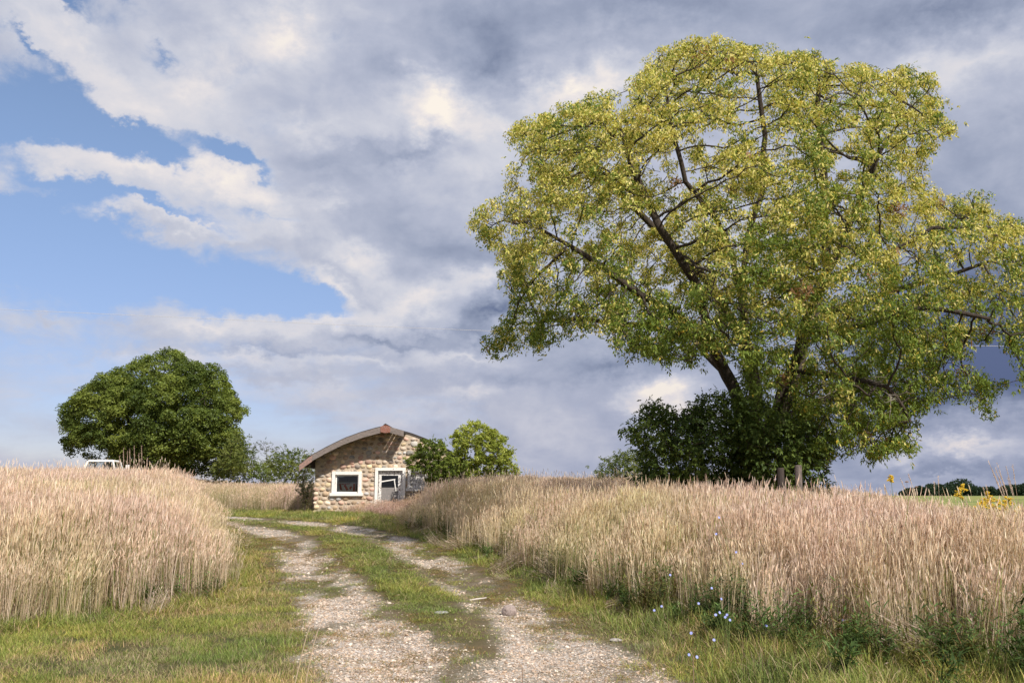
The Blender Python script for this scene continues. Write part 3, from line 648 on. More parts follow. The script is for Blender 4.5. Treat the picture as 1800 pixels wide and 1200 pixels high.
def leaves(C, per, spread, ll, lw, droop, centre, nl=5, tight=False):
    """compound leaves: C (n,3) twig points. returns V,F and leaf index -> centre positions"""
    n = len(C) * per; c = np.repeat(C, per, 0) + rng.normal(0, spread, (n, 3)) * np.array([1, 1, .8])
    out = c - centre; out /= np.linalg.norm(out, axis=1)[:, None] + 1e-9
    ax = out * .6 + rng.normal(0, .6, (n, 3)); ax[:, 2] -= droop; ax /= np.linalg.norm(ax, axis=1)[:, None]
    up = rng.normal(0, .45, (n, 3)) + np.array([.2, -.35, .8]); sd = np.cross(ax, up); sd /= np.linalg.norm(sd, axis=1)[:, None] + 1e-9
    Vs = []
    for j in range(nl):
        if j == 0: ang, off = 0.0, 1.0
        else: ang = (1 if j % 2 else -1) * rng.uniform(.6, 1.1, n); off = 1.0 - .45 * ((j + 1) // 2)
        b = c + ax * (ll * off)
        a = ax * np.cos(ang)[..., None] + sd * np.sin(ang)[..., None] if j else ax
        a = a + np.array([0, 0, -.35 * droop]); a /= np.linalg.norm(a, axis=1)[:, None]
        nn = np.cross(a, up + rng.normal(0, .35, (n, 3))); nn /= np.linalg.norm(nn, axis=1)[:, None] + 1e-9
        L = (ll * rng.uniform(.7, 1.25, n))[:, None]; Wd = (lw * rng.uniform(.75, 1.2, n))[:, None]
        m = b + a * L * .42
        Vs.append(np.stack([b, m - nn * Wd * .5, b + a * L + np.array([0, 0, -1.]) * L * .12, m + nn * Wd * .5], 1))
    V = np.stack(Vs, 1)                      # n, nl, 4, 3
    f = np.arange(n * nl * 4).reshape(-1, 4)
    return V.reshape(-1, 3), f, np.repeat(c, nl, 0)
def clumps(C, R, n, ll, lw, centre, flat=.75, jit=.55, dr=.25):
    N = len(C) * n; c = np.repeat(C, n, 0); Rr = np.repeat(R * rng.uniform(.6, 1.25, len(C)), n)[:, None]
    d = rng.normal(0, 1, (N, 3)); o_ = c - centre; o_ /= np.linalg.norm(o_, axis=1)[:, None] + 1e-9
    d += o_ * .5 + np.array([0, 0, .55]); d /= np.linalg.norm(d, axis=1)[:, None]
    p = c + d * Rr * (rng.random((N, 1)) ** .35) * np.array([1, 1, flat]); nn = d + rng.normal(0, jit, (N, 3)) + np.array([0, 0, .25]); nn /= np.linalg.norm(nn, axis=1)[:, None]
    a = np.cross(nn, rng.normal(0, 1, (N, 3))); a[:, 2] -= dr; a /= np.linalg.norm(a, axis=1)[:, None] + 1e-9; b = np.cross(nn, a)
    L_ = (ll * rng.uniform(.6, 1.3, N))[:, None]; W_ = (lw * rng.uniform(.7, 1.2, N))[:, None]
    V = np.stack([p - a * L_ * .5, p + b * W_ * .5 - a * L_ * .05, p + a * L_ * .5, p - b * W_ * .5 - a * L_ * .05], 1).reshape(-1, 3)
    return V, np.arange(N * 4).reshape(-1, 4), c
def sil_points(poly, n, Y0, depth, cx, cy, rx, ry, holes=(), nz=0.0, nsc=.6, seed=0, shell=.35, rag=None):
    rag = rag or max(4.0, rx * .05)
    pp = []
    for i in range(len(poly)):                  # ragged outline
        a_, b_ = np.array(poly[i], float), np.array(poly[(i + 1) % len(poly)], float); L_ = np.hypot(*(b_ - a_)); k_ = max(1, int(L_ / rag / 1.6)); nr = np.array([b_[1] - a_[1], a_[0] - b_[0]]) / (L_ + 1e-9)
        for j in range(k_): pp.append(tuple(a_ + (b_ - a_) * j / k_ + nr * random.uniform(-1, .8) * rag * .8))
    poly = pp; P2 = np.array(poly, float); lo, hi = P2.min(0), P2.max(0); out = []
    while sum(map(len, out)) < n:
        q = rng.uniform(lo, hi, (n * 2, 2)); q = q[in_poly(q[:, 0], q[:, 1], poly)]
        for (hx, hy, hrx, hry, pr) in holes:
            e = ((q[:, 0] - hx) / hrx) ** 2 + ((q[:, 1] - hy) / hry) ** 2; q = q[~((e < 1) & (rng.random(len(q)) < pr))]
        rho = np.sqrt(((q[:, 0] - cx) / rx) ** 2 + ((q[:, 1] - cy) / ry) ** 2)
        th = depth * np.sqrt(np.clip(1 - np.clip(rho, 0, .97) ** 2, 0.05, 1))
        u = rng.uniform(-1, 1, len(q)); u = np.sign(u) * np.abs(u) ** shell
        Y = Y0 + u * th; c, s = math.cos(PIT), math.sin(PIT)
        uu, vv = (q[:, 0] - 900) / F, (600 - q[:, 1]) / F; dy = c - vv * s; t = Y / dy
        p = np.stack([uu * t, Y, CZ + (s + vv * c) * t], -1)
        if nz: p = p[fbm(p[:, 0] * nsc, p[:, 1] * nsc, p[:, 2] * nsc, seed, 3) > nz]
        out.append(p)
    return np.concatenate(out)[:n]
PEXP = 2.3
def woody(name, label, cat, base, seeds, A, step, infl, kill, iters, tipr, thr, per, spread, ll, lw, droop, colour, cap=None, group=None, bark=None, maxn=14000, nl=5, centre=None, parts=('trunk', 'crown'), lod=6, xtra=None, clump=None):
    base = Vector(base); root = empty(name, base, label, cat, group)
    pos, par = colonize(seeds, A, step, infl, kill, iters, maxn=maxn)
    rad = radii(pos, par, tipr, p=PEXP, cap=cap)
    V, f = tubes(pos, par, rad, lod); npmesh(parts[0], V - np.array(base), f, bark or M_bark, root, smooth=True)
    C = pos[rad < thr]
    if xtra is not None: C = np.concatenate([C, xtra])
    cen = np.array(centre) if centre is not None else pos.mean(0)
    if clump:
        K, Rc, nc_ = clump[:3]; k_ = rng.choice(len(C), min(K, len(C)), replace=False); Ck = C[k_]
        V, f, lc = clumps(Ck, Rc, nc_, ll, lw, cen, *clump[3:]); lc = lc + np.repeat(rng.normal(0, .3, lc[::nc_].shape), nc_, 0)
        k2 = rng.random(len(C)) < .5; V2, f2, lc2 = leaves(C[k2], max(1, per // 3), spread, ll, lw, droop, cen, nl); V = np.concatenate([V, V2]); f = np.arange(len(V)).reshape(-1, 4); lc = np.concatenate([lc, lc2])
    else: V, f, lc = leaves(C, per, spread, ll, lw, droop, cen, nl)
    col = colour(lc)
    npmesh(parts[1], V - np.array(base), f, M_leaf, root, tint=np.repeat(col, 4, 0))
    print(name, 'nodes', len(pos), 'leaflets', len(f))
    return root, pos, rad
def tree_ground(px, Y): x = at(px, 860, Y).x; return (x, Y, g1(x, Y))

# --- the large tree
TY = 22.0
sil = [(1130, 100), (1185, 78), (1240, 58), (1300, 62), (1340, 78), (1390, 88), (1440, 80), (1468, 100), (1500, 112), (1560, 105), (1600, 98), (1628, 128), (1652, 135), (1655, 190), (1682, 226), (1640, 240), (1618, 290), (1640, 330), (1690, 360), (1742, 340), (1735, 372), (1790, 385), (1840, 400),
       (1880, 480), (1870, 600), (1800, 690), (1785, 640), (1740, 612), (1700, 640), (1752, 700), (1740, 735), (1700, 722), (1655, 700), (1645, 738), (1590, 740), (1615, 780), (1565, 825), (1530, 828), (1505, 790), (1460, 790), (1440, 820), (1400, 800), (1385, 730), (1340, 700), (1290, 660), (1250, 640),
       (1215, 655), (1160, 652), (1095, 625), (1070, 590), (1010, 580), (975, 615), (950, 635), (920, 612), (890, 630), (848, 605), (880, 570), (905, 535), (872, 500), (892, 460), (860, 430), (828, 410), (842, 360), (882, 345), (870, 300), (905, 275), (905, 225), (962, 205), (1015, 165), (1060, 165), (1110, 150)]
holes = [(1325, 200, 40, 60, .85), (1375, 260, 40, 28, .8), (1190, 320, 45, 55, .6), (1010, 408, 50, 18, .95), (1485, 265, 28, 60, .7), (1130, 280, 60, 30, .5), (1600, 520, 60, 22, .6), (1660, 560, 60, 24, .6), (1720, 470, 70, 18, .6), (1240, 255, 40, 30, .6), (1220, 400, 30, 30, .6), (1770, 560, 60, 20, .6),
         (1285, 655, 30, 40, .8), (1430, 660, 30, 30, .5), (1600, 250, 40, 30, .5), (1430, 620, 80, 40, .5), (1500, 730, 40, 50, .3)]
sil = [(1340 + (a - 1340) * 1.0, 450 + (b_ - 450) * .972) for a, b_ in sil]
Ac = sil_points(sil, 9000, TY, 5.2, 1340, 400, 520, 400, holes, nz=.43, nsc=.65, seed=5, shell=.6, rag=14)
Ac2 = sil_points([(1400, 640), (1520, 620), (1640, 640), (1700, 690), (1660, 700), (1600, 740), (1612, 785), (1565, 828), (1528, 826), (1490, 790), (1445, 835), (1405, 820), (1390, 740)], 1100, TY - .6, 2.2, 1500, 720, 130, 120, (), nz=.40, nsc=.9, seed=9, rag=12)
Ac = np.concatenate([Ac, Ac2])
Ac = Ac[Ac[:, 2] > 2.2]
def p3(px, py, dy=0.0): return tuple(at(px, py, TY + dy * .82))
TB = tree_ground(1338, TY)
seeds = [[TB, p3(1325, 790), p3(1302, 720, -.2), p3(1278, 660, -.3), p3(1258, 622, -.6), p3(1200, 560, -1.6), p3(1130, 520, -2.6), p3(1060, 470, -3.2), p3(980, 420, -3)],
         [p3(1325, 790), p3(1330, 700, .5), p3(1314, 610, .6), p3(1303, 520, .5), p3(1288, 455, .2), p3(1262, 390, -.5), p3(1205, 320, -1.2), p3(1180, 230, -1.5), p3(1170, 160, -1.2)],
         [p3(1303, 520, .5), p3(1312, 430, .8), p3(1340, 340, 1.2), p3(1345, 240, 1), p3(1330, 130, .6)],
         [p3(1325, 790), p3(1362, 740, .2), p3(1392, 650, -.2), p3(1410, 580, -.6), p3(1440, 510, -1.4), p3(1500, 380, -2.2), p3(1545, 270, -2.2), p3(1600, 190, -1.8)],
         [p3(1362, 740, .2), p3(1405, 650, 1.0), p3(1425, 560, 1.6), p3(1455, 470, 2.2), p3(1450, 330, 2.6), p3(1435, 200, 2.2), p3(1440, 120, 1.6)],
         [p3(1440, 510, -1.4), p3(1540, 450, -2.6), p3(1640, 400, -3.0), p3(1740, 400, -2.4)],
         [p3(1410, 580, -.6), p3(1520, 570, -2.0), p3(1630, 540, -2.6), p3(1740, 560, -2.8)],
         [p3(1425, 560, 1.6), p3(1540, 520, 3.0), p3(1680, 480, 3.6), p3(1790, 440, 3)],
         [p3(1278, 660, -.3), p3(1215, 590, .6), p3(1120, 570, 1.8), p3(1030, 560, 2.4), p3(930, 570, 2.2)],
         [p3(1314, 610, .6), p3(1250, 500, 2.4), p3(1150, 400, 3.6), p3(1060, 310, 3.2), p3(1000, 250, 2.6)],
         [p3(1258, 622, -.6), p3(1225, 500, -2.6), p3(1160, 400, -3.4), p3(1110, 290, -3), p3(1080, 210, -2)],
         [p3(1392, 650, -.2), p3(1470, 660, -2.0), p3(1560, 680, -3), p3(1600, 740, -2.8)],
         [p3(1362, 740, .2), p3(1450, 700, 1.6), p3(1540, 700, 2.6), p3(1560, 780, 2.2)]]
def colour_big(c):
    c = c * 1.22; n = len(c); px_h = (c[:, 2] - 5.4) / 7.0
    yn = fbm(c[:, 0] * .8, c[:, 1] * .8, c[:, 2] * .8, 91, 3); cl = vnoise(c[:, 0] * 3.2, c[:, 1] * 3.2, c[:, 2] * 3.2, 92)
    cl = vnoise(c[:, 0] * 1.4, c[:, 1] * 1.4, c[:, 2] * 1.4, 92)
    py_ = np.clip(-.06 + .80 * sst(px_h * 1.5) + (yn - .5) * 1.8 + (cl - .5) * 1.1, .02, .90)
    y_ = rng.random(n) < py_
    col = np.where(rng.random((n, 1)) < .5, np.array([[.22, .29, .05]]), np.array([[.14, .20, .038]])) * rng.uniform(.75, 1.25, (n, 1))
    yel = np.array([(.74, .66, .19), (.62, .58, .15), (.84, .73, .30), (.52, .54, .12)])[rng.integers(0, 4, n)] * rng.uniform(.8, 1.15, (n, 1))
    col[y_] = yel[y_]; q = rng.random(n) < .018; col[q] = (.62, .45, .06)
    rs = (np.abs(yn - .62) < .03) & (cl > .8); col[rs] = np.array((.30, .16, .08)); return col
PEXP = 2.12
big, bpos, brad = woody('broadleaf_tree', 'huge spreading green and yellow tree standing right of the track above two grey posts', 'tree', TB, seeds, Ac, .23, 1.8, .25, 110, .0070, .0175, 6, .13, .092, .036, .75, colour_big, clump=(3300, .27, 95, .85, .6, .8), cap=.95, centre=p3(1340, 480), maxn=26000)
PEXP = 2.3
# pale dead twigs hanging from it
mb = MB()
def twig(p, d, L, r, lev):
    pts = [Vector(p)]; dd = Vector(d).normalized()
    for k in range(6):
        dd = (dd + Vector([random.gauss(0, .16) for _ in range(3)])).normalized(); pts.append(pts[-1] + dd * L / 6)
    mb.tube([q - Vector(TB) for q in pts], [r * (1 - .13 * i) for i in range(7)], 4)
    if lev:
        for k in range(4):
            q = pts[random.randint(1, 6)]; twig(q, dd + Vector([random.gauss(0, .7) for _ in range(3)]), L * .5, r * .5, lev - 1)
for (a, b_, dy) in (((1405, 618), (1370, 690), -4.2), ((1405, 618), (1470, 640), -4.2), ((1240, 650), (1190, 700), -3.5), ((1390, 660), (1460, 700), -4.4), ((1300, 640), (1250, 700), -3), ((1470, 640), (1510, 700), -4.2)):
    A0 = Vector(p3(*a, dy)); B0 = Vector(p3(*b_, dy)); D0 = B0 - A0; kk = np.nonzero(brad > .035)[0]; A0 = Vector(bpos[kk[np.linalg.norm(bpos[kk] - np.array(A0), axis=1).argmin()]]); mb = MB(); twig(A0, D0 + Vector((0, -.3, 0)), D0.length * 1.1, .016, 2)
    mb.build('dead_branch', M_barkgrey, big)['label'] = 'bare pale dead branch'

def greens(cols, v=.25, sc=1.0, sd=3, yl=0.0, yc=(.30, .30, .07)):
    cols = np.array(cols)
    def f(c):
        n = len(c); k = fbm(c[:, 0] * sc, c[:, 1] * sc, c[:, 2] * sc, sd, 3)
        i = np.clip(((k - .5) * 2.2 + .5 + rng.normal(0, .2, n)) * len(cols), 0, len(cols) - 1).astype(int)
        col = cols[i] * rng.uniform(1 - v, 1 + v, (n, 1)); q = rng.random(n) < yl; col[q] = yc; return col
    return f
def bush(name, label, cat, poly, Y0, depth, natt, step, kill, per, spread, ll, lw, colour, droop=.2, base_px=None, tipr=.006, thr=.02, group=None, nz=0.0, nsc=1.2, parts=('stem', 'foliage'), nl=5, stems=5, shell=.5, cap=.2, holes=(), iters=60, bark=None, zoff=0.0, clump=None):
    P2 = np.array(poly, float); cx, cy = (P2.min(0) + P2.max(0)) / 2; rx, ry = (P2.max(0) - P2.min(0)) / 2 * 1.05
    A = sil_points(poly, natt, Y0, depth, cx, cy, rx, ry, holes, nz=nz, nsc=nsc, seed=int(cx), shell=shell)
    A = A[A[:, 2] > gz(A[:, 0], A[:, 1]) + .12]
    bx = base_px if base_px is not None else cx
    B = tree_ground(bx, Y0); B = (B[0], B[1], B[2] + zoff); W_ = rx * Y0 / F; H_ = max(.5, float(A[:, 2].max()) - B[2])
    seeds = [[B, (B[0] + .02, B[1], B[2] + H_ * .12)]]
    for i in range(stems):
        a = 6.283 * (i + random.random() * .6) / stems; e = (B[0] + W_ * .45 * math.cos(a), B[1] + depth * .45 * math.sin(a), B[2] + H_ * random.uniform(.4, .6))
        m_ = tuple((e[k] + seeds[0][1][k]) / 2 + (0, 0, H_ * .05)[k] for k in range(3)); seeds.append([seeds[0][1], m_, e])
    return woody(name, label, cat, B, seeds, A, step, step * 7, kill, iters, tipr, thr, per, spread, ll, lw, droop, colour, cap=cap, group=group, nl=nl, centre=(B[0], B[1], B[2] + H_ * .35), parts=parts, lod=5, maxn=6000, bark=bark, clump=clump)

# round dark green tree by the truck
G1 = [(.08, .115, .025), (.125, .17, .034), (.175, .225, .045), (.23, .275, .055)]
bush('round_tree', 'dense round dark green tree behind the white truck', 'tree',
     [(112, 700), (125, 685), (180, 672), (200, 650), (235, 635), (280, 622), (320, 625), (345, 640), (385, 645), (402, 665), (412, 695), (428, 725), (415, 750), (425, 770), (415, 835), (330, 835), (240, 825), (170, 815), (130, 800), (115, 770), (108, 730)],
     60, 5.0, 3200, .36, .36, 9, .20, .15, .085, greens(G1, sc=.7), clump=(1500, .50, 120), droop=.15, base_px=265, tipr=.012, thr=.05, parts=('trunk', 'crown'), cap=.4, nz=.36, nsc=.5, shell=.3, holes=((160, 800, 40, 18, .6), (222, 735, 14, 40, .5)))
G2 = [(.07, .10, .025), (.11, .14, .03), (.15, .18, .04), (.19, .21, .055)]
bush('shrub', 'bright green shrub at the right foot of the round dark tree', 'shrub', [(380, 800), (400, 768), (425, 762), (440, 790), (450, 838), (380, 840)], 56, 1.8, 420, .3, .35, 7, .2, .14, .07, greens(G2, sc=1), group='shrubs between the round tree and the shack')
bush('shrub', 'thin grey-green see-through shrub rising behind the hedge between round tree and shack', 'shrub', [(432, 790), (445, 770), (465, 775), (488, 782), (486, 830), (440, 832)], 58, 1.2, 260, .3, .35, 3, .14, .11, .05, greens([(.10, .12, .07), (.14, .15, .09)]), group='shrubs between the round tree and the shack', nz=.45)
bush('shrub', 'low mid-green shrub left of the stone shack', 'shrub', [(470, 815), (480, 798), (505, 790), (540, 795), (556, 820), (552, 842), (470, 842)], 52, 1.8, 420, .3, .35, 6, .2, .13, .065, greens(G2, sc=1), group='shrubs between the round tree and the shack', nz=.35)
bush('shrub', 'low dark green shrub just right of the thin grey-green shrub', 'shrub', [(440, 822), (460, 812), (490, 818), (500, 842), (440, 842)], 55, 1.4, 260, .3, .35, 6, .18, .13, .065, greens(G1, sc=1), group='shrubs between the round tree and the shack')
bush('cedar_bush', 'narrow brownish green bush against the left corner of the stone shack', 'bush', [(520, 866), (522, 838), (532, 822), (548, 820), (553, 840), (552, 872), (530, 872)], 39.2, .5, 220, .16, .2, 12, .07, .06, .02, greens([(.05, .06, .025), (.09, .075, .035), (.12, .11, .04)]), droop=-.3, cap=.08, thr=.03)
# at the shack's right corner
G3 = [(.18, .23, .04), (.27, .32, .055), (.37, .42, .075), (.46, .50, .11)]
bush('leafy_bush', 'mid-green leafy bush leaning over the right half of the shack front', 'bush',
     [(718, 830), (714, 812), (724, 792), (734, 778), (740, 764), (750, 775), (765, 768), (777, 776), (787, 794), (800, 806), (828, 818), (830, 850), (750, 856), (746, 838)], 38.2, 1.0, 800, .18, .2, 7, .12, .10, .05, greens(G1[:3] + G3[:2], sc=1.2), clump=(520, .14, 40), base_px=775, cap=.09, nz=.36, nsc=1.3, holes=((735, 835, 16, 16, .7),))
bush('young_tree', 'bright yellow-green young tree right of the stone shack', 'tree',
     [(795, 850), (790, 818), (802, 795), (800, 780), (786, 762), (796, 753), (814, 762), (822, 746), (836, 734), (846, 746), (864, 748), (874, 762), (888, 766), (886, 786), (902, 792), (900, 814), (916, 832), (900, 850)], 39.2, 1.6, 1000, .2, .22, 7, .13, .11, .052, greens(G3, sc=1.2, yl=.08), clump=(620, .16, 40), base_px=842, parts=('trunk', 'crown'), cap=.1, nz=.36, nsc=1.2)
# under the big tree
G4 = [(.05, .08, .022), (.08, .125, .03), (.12, .17, .04), (.17, .23, .052)]
bush('undergrowth_bush', 'dark bush with arching shoots spreading left under the huge tree', 'bush',
     [(1092, 756), (1130, 738), (1126, 710), (1152, 702), (1185, 722), (1215, 715), (1235, 690), (1275, 690), (1320, 720), (1330, 860), (1118, 862), (1126, 800), (1112, 768)], 21.4, 1.7, 1500, .17, .18, 7, .10, .08, .042, greens(G4, sc=1), droop=.5, base_px=1250, cap=.1, nz=.31, nsc=1.3)
bush('undergrowth_bush', 'dark green bush wrapped round the foot of the huge tree behind the posts', 'bush',
     [(1290, 860), (1280, 760), (1300, 690), (1325, 650), (1345, 690), (1370, 730), (1420, 740), (1470, 770), (1450, 800), (1452, 845), (1420, 862)], 21.0, 1.4, 1500, .17, .18, 7, .10, .08, .042, greens(G4[1:], sc=1), droop=.6, base_px=1365, cap=.1, nz=.35, nsc=1.1)
bush('shrub', 'small rounded grey-green shrub left of the undergrowth of the huge tree', 'shrub', [(1048, 850), (1058, 815), (1075, 800), (1105, 795), (1130, 800), (1135, 855)], 40, 1.4, 420, .25, .28, 7, .15, .11, .055, greens(G2, sc=1))

# ------------------------------------------------------------------ stone shack
SX, SG = SH_L, .88                      # left wall edge, ground level
PEAK = at(683, 750, 40).x
def zz(py): return at(690, py, 40).z
def xx(px): return at(px, 830, 40).x
arcp = [(535, 818), (553, 803), (580, 788), (610, 773), (640, 762), (665, 755), (683, 751)]
arc = [(xx(a), zz(b_)) for a, b_ in arcp]; arc = arc + [(2 * PEAK - a, b_) for a, b_ in arc[-2::-1]]
AX = np.array([a for a, _ in arc]); AZ = np.array([b_ for _, b_ in arc])
def roofz(x): return float(np.interp(x, AX, AZ))
WR = 2 * PEAK - SX                      # right wall edge
shack = empty('stone_shack', (SX, SH_Y, SG), 'small derelict fieldstone shack with sagging curved roof, white window and door frames', 'shack')
OX, OY, OZ = SX, SH_Y, SG
def L(p): return (p[0] - OX, p[1] - OY, p[2] - OZ)
M_mortar = pbr('mortar', (.62, .51, .39), .95, 9, .25, .6, col2=(.42, .34, .26))
M_stone = pbr('fieldstone', (1, 1, 1), .85, 14, .28, .5, tint=True)
M_greywood = pbr('weathered_wood', (.25, .21, .19), .9, 2.2, .35, .6, col2=(.14, .115, .10), stretch=(1, 6, 9), thr=(.5, .62))
M_white = pbr('peeling_white_paint', (.90, .87, .82), .7, 3.0, .10, .5, col2=(.36, .32, .29), thr=(.63, .67), stretch=(2, 2, 1.2))
M_whiteold = pbr('peeled_white_paint', (.86, .83, .80), .75, 3.5, .12, .5, col2=(.26, .23, .21), thr=(.52, .57), stretch=(3, 3, .8))
M_rust = pbr('rusty_metal', (.26, .085, .05), .8, 9, .4, .4, col2=(.34, .22, .19))
M_shingle = pbr('roof_shingle', (.075, .065, .06), .95, 12, .3, .7)
M_dark = pbr('dark_boards', (.05, .042, .036), .95, 5, .3, .3)
M_glass, t, o = mat('window_glass'); g = t.n('ShaderNodeBsdfGlossy'); g.inputs['Roughness'].default_value = .08; tr = t.n('ShaderNodeBsdfTransparent'); tr.inputs[0].default_value = (.8, .83, .82, 1)
fr = t.n('ShaderNodeFresnel'); fr.inputs[0].default_value = 1.5; mx = t.n('ShaderNodeMixShader'); t.link(fr.outputs[0], mx.inputs[0]); t.link(tr.outputs[0], mx.inputs[1]); t.link(g.outputs[0], mx.inputs[2]); t.link(mx.outputs[0], o.inputs[0])
wx0, wx1, wz0, wz1 = xx(590), xx(631), zz(866), zz(834)
dx0, dx1, dz1 = xx(665), xx(708), zz(827)
vx0, vx1, vz0, vz1 = xx(722), xx(748), zz(858), zz(830)
WT = .35
wall = MB()
def colseg(x0, x1, zb, zt=None):
    n = max(1, int((x1 - x0) / .35)); xs = [x0 + (x1 - x0) * i / n for i in range(n + 1)]
    top = [(x, (roofz(x) - .10) if zt is None else zt) for x in xs]
    wall.extrude([(x0 - OX, zb - OZ), (x1 - OX, zb - OZ)] + [(a - OX, b_ - OZ) for a, b_ in top[::-1]], 0, WT)
zb = SG - .5
colseg(SX, wx0, zb); colseg(wx0, wx1, zb, wz0); colseg(wx0, wx1, wz1); colseg(wx1, dx0, zb); colseg(dx0, dx1, dz1)
colseg(dx1, vx0, zb); colseg(vx0, vx1, zb, vz0); colseg(vx0, vx1, vz1); colseg(vx1, WR, zb)
# side and back walls
BK = 6.2
wall.box((0, WT, zb - OZ), (.35, BK, roofz(SX + .3) - .2 - OZ)); wall.box((WR - OX - .35, WT, zb - OZ), (WR - OX, BK, roofz(WR - .3) - .2 - OZ))
n = 20; xs = [SX + (WR - SX) * i / n for i in range(n + 1)]
wall.extrude([(0, zb - OZ), (WR - OX, zb - OZ)] + [(x - OX, roofz(x) - .12 - OZ) for x in xs[::-1]], BK, BK + .3)
wall_o = wall.build('wall', M_mortar, shack)
# fieldstones, part of the wall's face
SCOL = [(.40, .30, .20), (.34, .25, .17), (.45, .33, .25), (.30, .24, .19), (.42, .28, .22), (.26, .22, .19), (.50, .40, .26), (.36, .30, .25), (.46, .30, .24), (.30, .28, .25), (.33, .32, .31), (.52, .42, .33)]
import bmesh
bm0 = bmesh.new(); bmesh.ops.create_icosphere(bm0, subdivisions=2, radius=1); UV = [v.co.copy() for v in bm0.verts]; UF = [tuple(v.index for v in f.verts) for f in bm0.faces]; bm0.free()
UVn = np.array([tuple(v) for v in UV])
sv, sf, scn = [], [], []; nb_ = 0
def stone(cx, cy, cz, rx, ry, rz_, col, rot=0.0):
    global nb_
    d = np.sign(UVn) * np.abs(UVn) ** .93; d = d * np.array([rx, ry, rz_]) * (1 + .5 * (vnoise(UVn[:, 0] * 1.3 + cx * 7, UVn[:, 1] * 1.3, UVn[:, 2] * 1.3 + cz * 9, 7)[:, None] - .5))
    c, s = math.cos(rot), math.sin(rot); x = d[:, 0] * c - d[:, 2] * s; z = d[:, 0] * s + d[:, 2] * c
    sv.append(np.stack([x + cx - OX, d[:, 1] + cy - OY, z + cz - OZ], -1)); sf.append(np.array(UF) + nb_); nb_ += len(UVn); scn.append(np.tile(np.array([col]), (len(UVn), 1)))
PX, PZ, RX, RZ = [np.zeros(0)] * 4
for rmin, rmax, tries in ((.14, .18, 50), (.10, .14, 1100), (.075, .10, 3200), (.05, .07, 2600)):
    for _ in range(tries):
        rx_ = random.uniform(rmin, rmax); rz_ = rx_ * random.uniform(.58, .85); cx = random.uniform(SX + .02, WR); cz = random.uniform(SG, 4.55); cz = SG + round((cz - SG) / .195 + random.gauss(0, .17)) * .195 + random.gauss(0, .012)
        if cz + rz_ > roofz(min(max(cx, SX), WR)) - .14: continue
        if any(cx + rx_ * .9 > a0 - .1 and cx - rx_ * .9 < a1 + .1 and cz + rz_ > b0 - .1 and cz - rz_ < b1 + .1 for (a0, a1, b0, b1) in ((wx0, wx1, wz0, wz1), (dx0, dx1, zb, dz1), (vx0, vx1, vz0, vz1))): continue
        if len(PX) and (((PX - cx) / (RX + rx_)) ** 2 + ((PZ - cz) / (RZ + rz_)) ** 2).min() < .92: continue
        PX = np.append(PX, cx); PZ = np.append(PZ, cz); RX = np.append(RX, rx_); RZ = np.append(RZ, rz_)
        stone(cx, SH_Y + .01, cz, rx_ * .98, random.uniform(.05, .085) * (.6 + rx_ * 3), rz_ * .98, np.array(random.choice(SCOL)) * random.uniform(.95, 1.9), random.gauss(0, .15))
z = SG
while z < roofz(SX) - .3:
    yy = SH_Y + .2; rh = random.uniform(.16, .22)
    while yy < SH_Y + BK:
        wd = random.uniform(.2, .36); stone(SX + .01, yy + wd / 2, z + rh / 2, .07, wd * .44, rh * .43, np.array(random.choice(SCOL)) * random.uniform(.8, 1.5)); yy += wd + .03
    z += rh + .01
sto = npmesh('stones', np.concatenate(sv), np.concatenate(sf), M_stone, wall_o, tint=np.concatenate(scn), smooth=True)
# roof: curved deck running back, plus the overhanging front strip with open slots between its boards
OH = -.95
roof = MB()
def strip(mbx, x0, x1, y0, y1, th, up=0.0):
    n = max(1, int(abs(x1 - x0) / .2)); xs = [x0 + (x1 - x0) * i / n for i in range(n + 1)]
    poly = [(x - OX, roofz(x) - OZ - th + up) for x in xs] + [(x - OX, roofz(x) - OZ + up) for x in xs[::-1]]
    mbx.extrude(poly, y0, y1)
strip(roof, AX[0], PEAK, -.02, BK + .6, .08); strip(roof, PEAK, AX[-1], .1, BK + .6, .08)
XE = xx(713)
for (x0, x1) in ((AX[0], xx(560)), (xx(560), xx(600)), (xx(600.3), xx(640)), (xx(640), xx(676)), (xx(676), xx(692)), (xx(693.6), xx(698)), (xx(700.0), xx(705)), (xx(706.2), XE)):
    strip(roof, x0, x1, OH, -.021, .06)
ro = roof.build('roof', M_shingle, shack)
rg = MB(); strip(rg, AX[0] + .02, PEAK - .2, OH - .04, BK + .62, .025, .03); strip(rg, PEAK + .2, AX[-1] - .05, .09, BK + .62, .025, .035)
rg.build('roofing_felt', M_shingle, ro)
# fascia boards
def fasc(x0, x1, th, m, nm='fascia', y=OH, lift=0.0, lbl=None):
    f_ = MB(); n = max(1, int(abs(x1 - x0) / .25)); xs = [x0 + (x1 - x0) * i / n for i in range(n + 1)]
    f_.extrude([(x - OX, roofz(x) - OZ - th + lift) for x in xs] + [(x - OX, roofz(x) - OZ + .0 + lift) for x in xs[::-1]], y - .05, y - .003)
    q = f_.build(nm, m, shack)
    if lbl: q['label'] = lbl
fasc(xx(557), PEAK - .2, .25, M_greywood); fasc(AX[0], xx(556.8), .27, pbr('reddish_board', (.36, .22, .18), .85, 4, .3, .5, col2=(.22, .17, .15)), lbl='reddish end board of the left eave'); fasc(PEAK + .2, XE, .25, M_greywood)
rc = MB(); cxp = PEAK - OX; zp = roofz(PEAK) - OZ
rc.extrude([(cxp - .20, zp - .26), (cxp, zp - .30), (cxp + .21, zp - .27), (cxp + .22, zp - .03), (cxp + .05, zp + .035), (cxp - .06, zp + .035), (cxp - .21, zp - .03)], OH - .075, OH - .04)
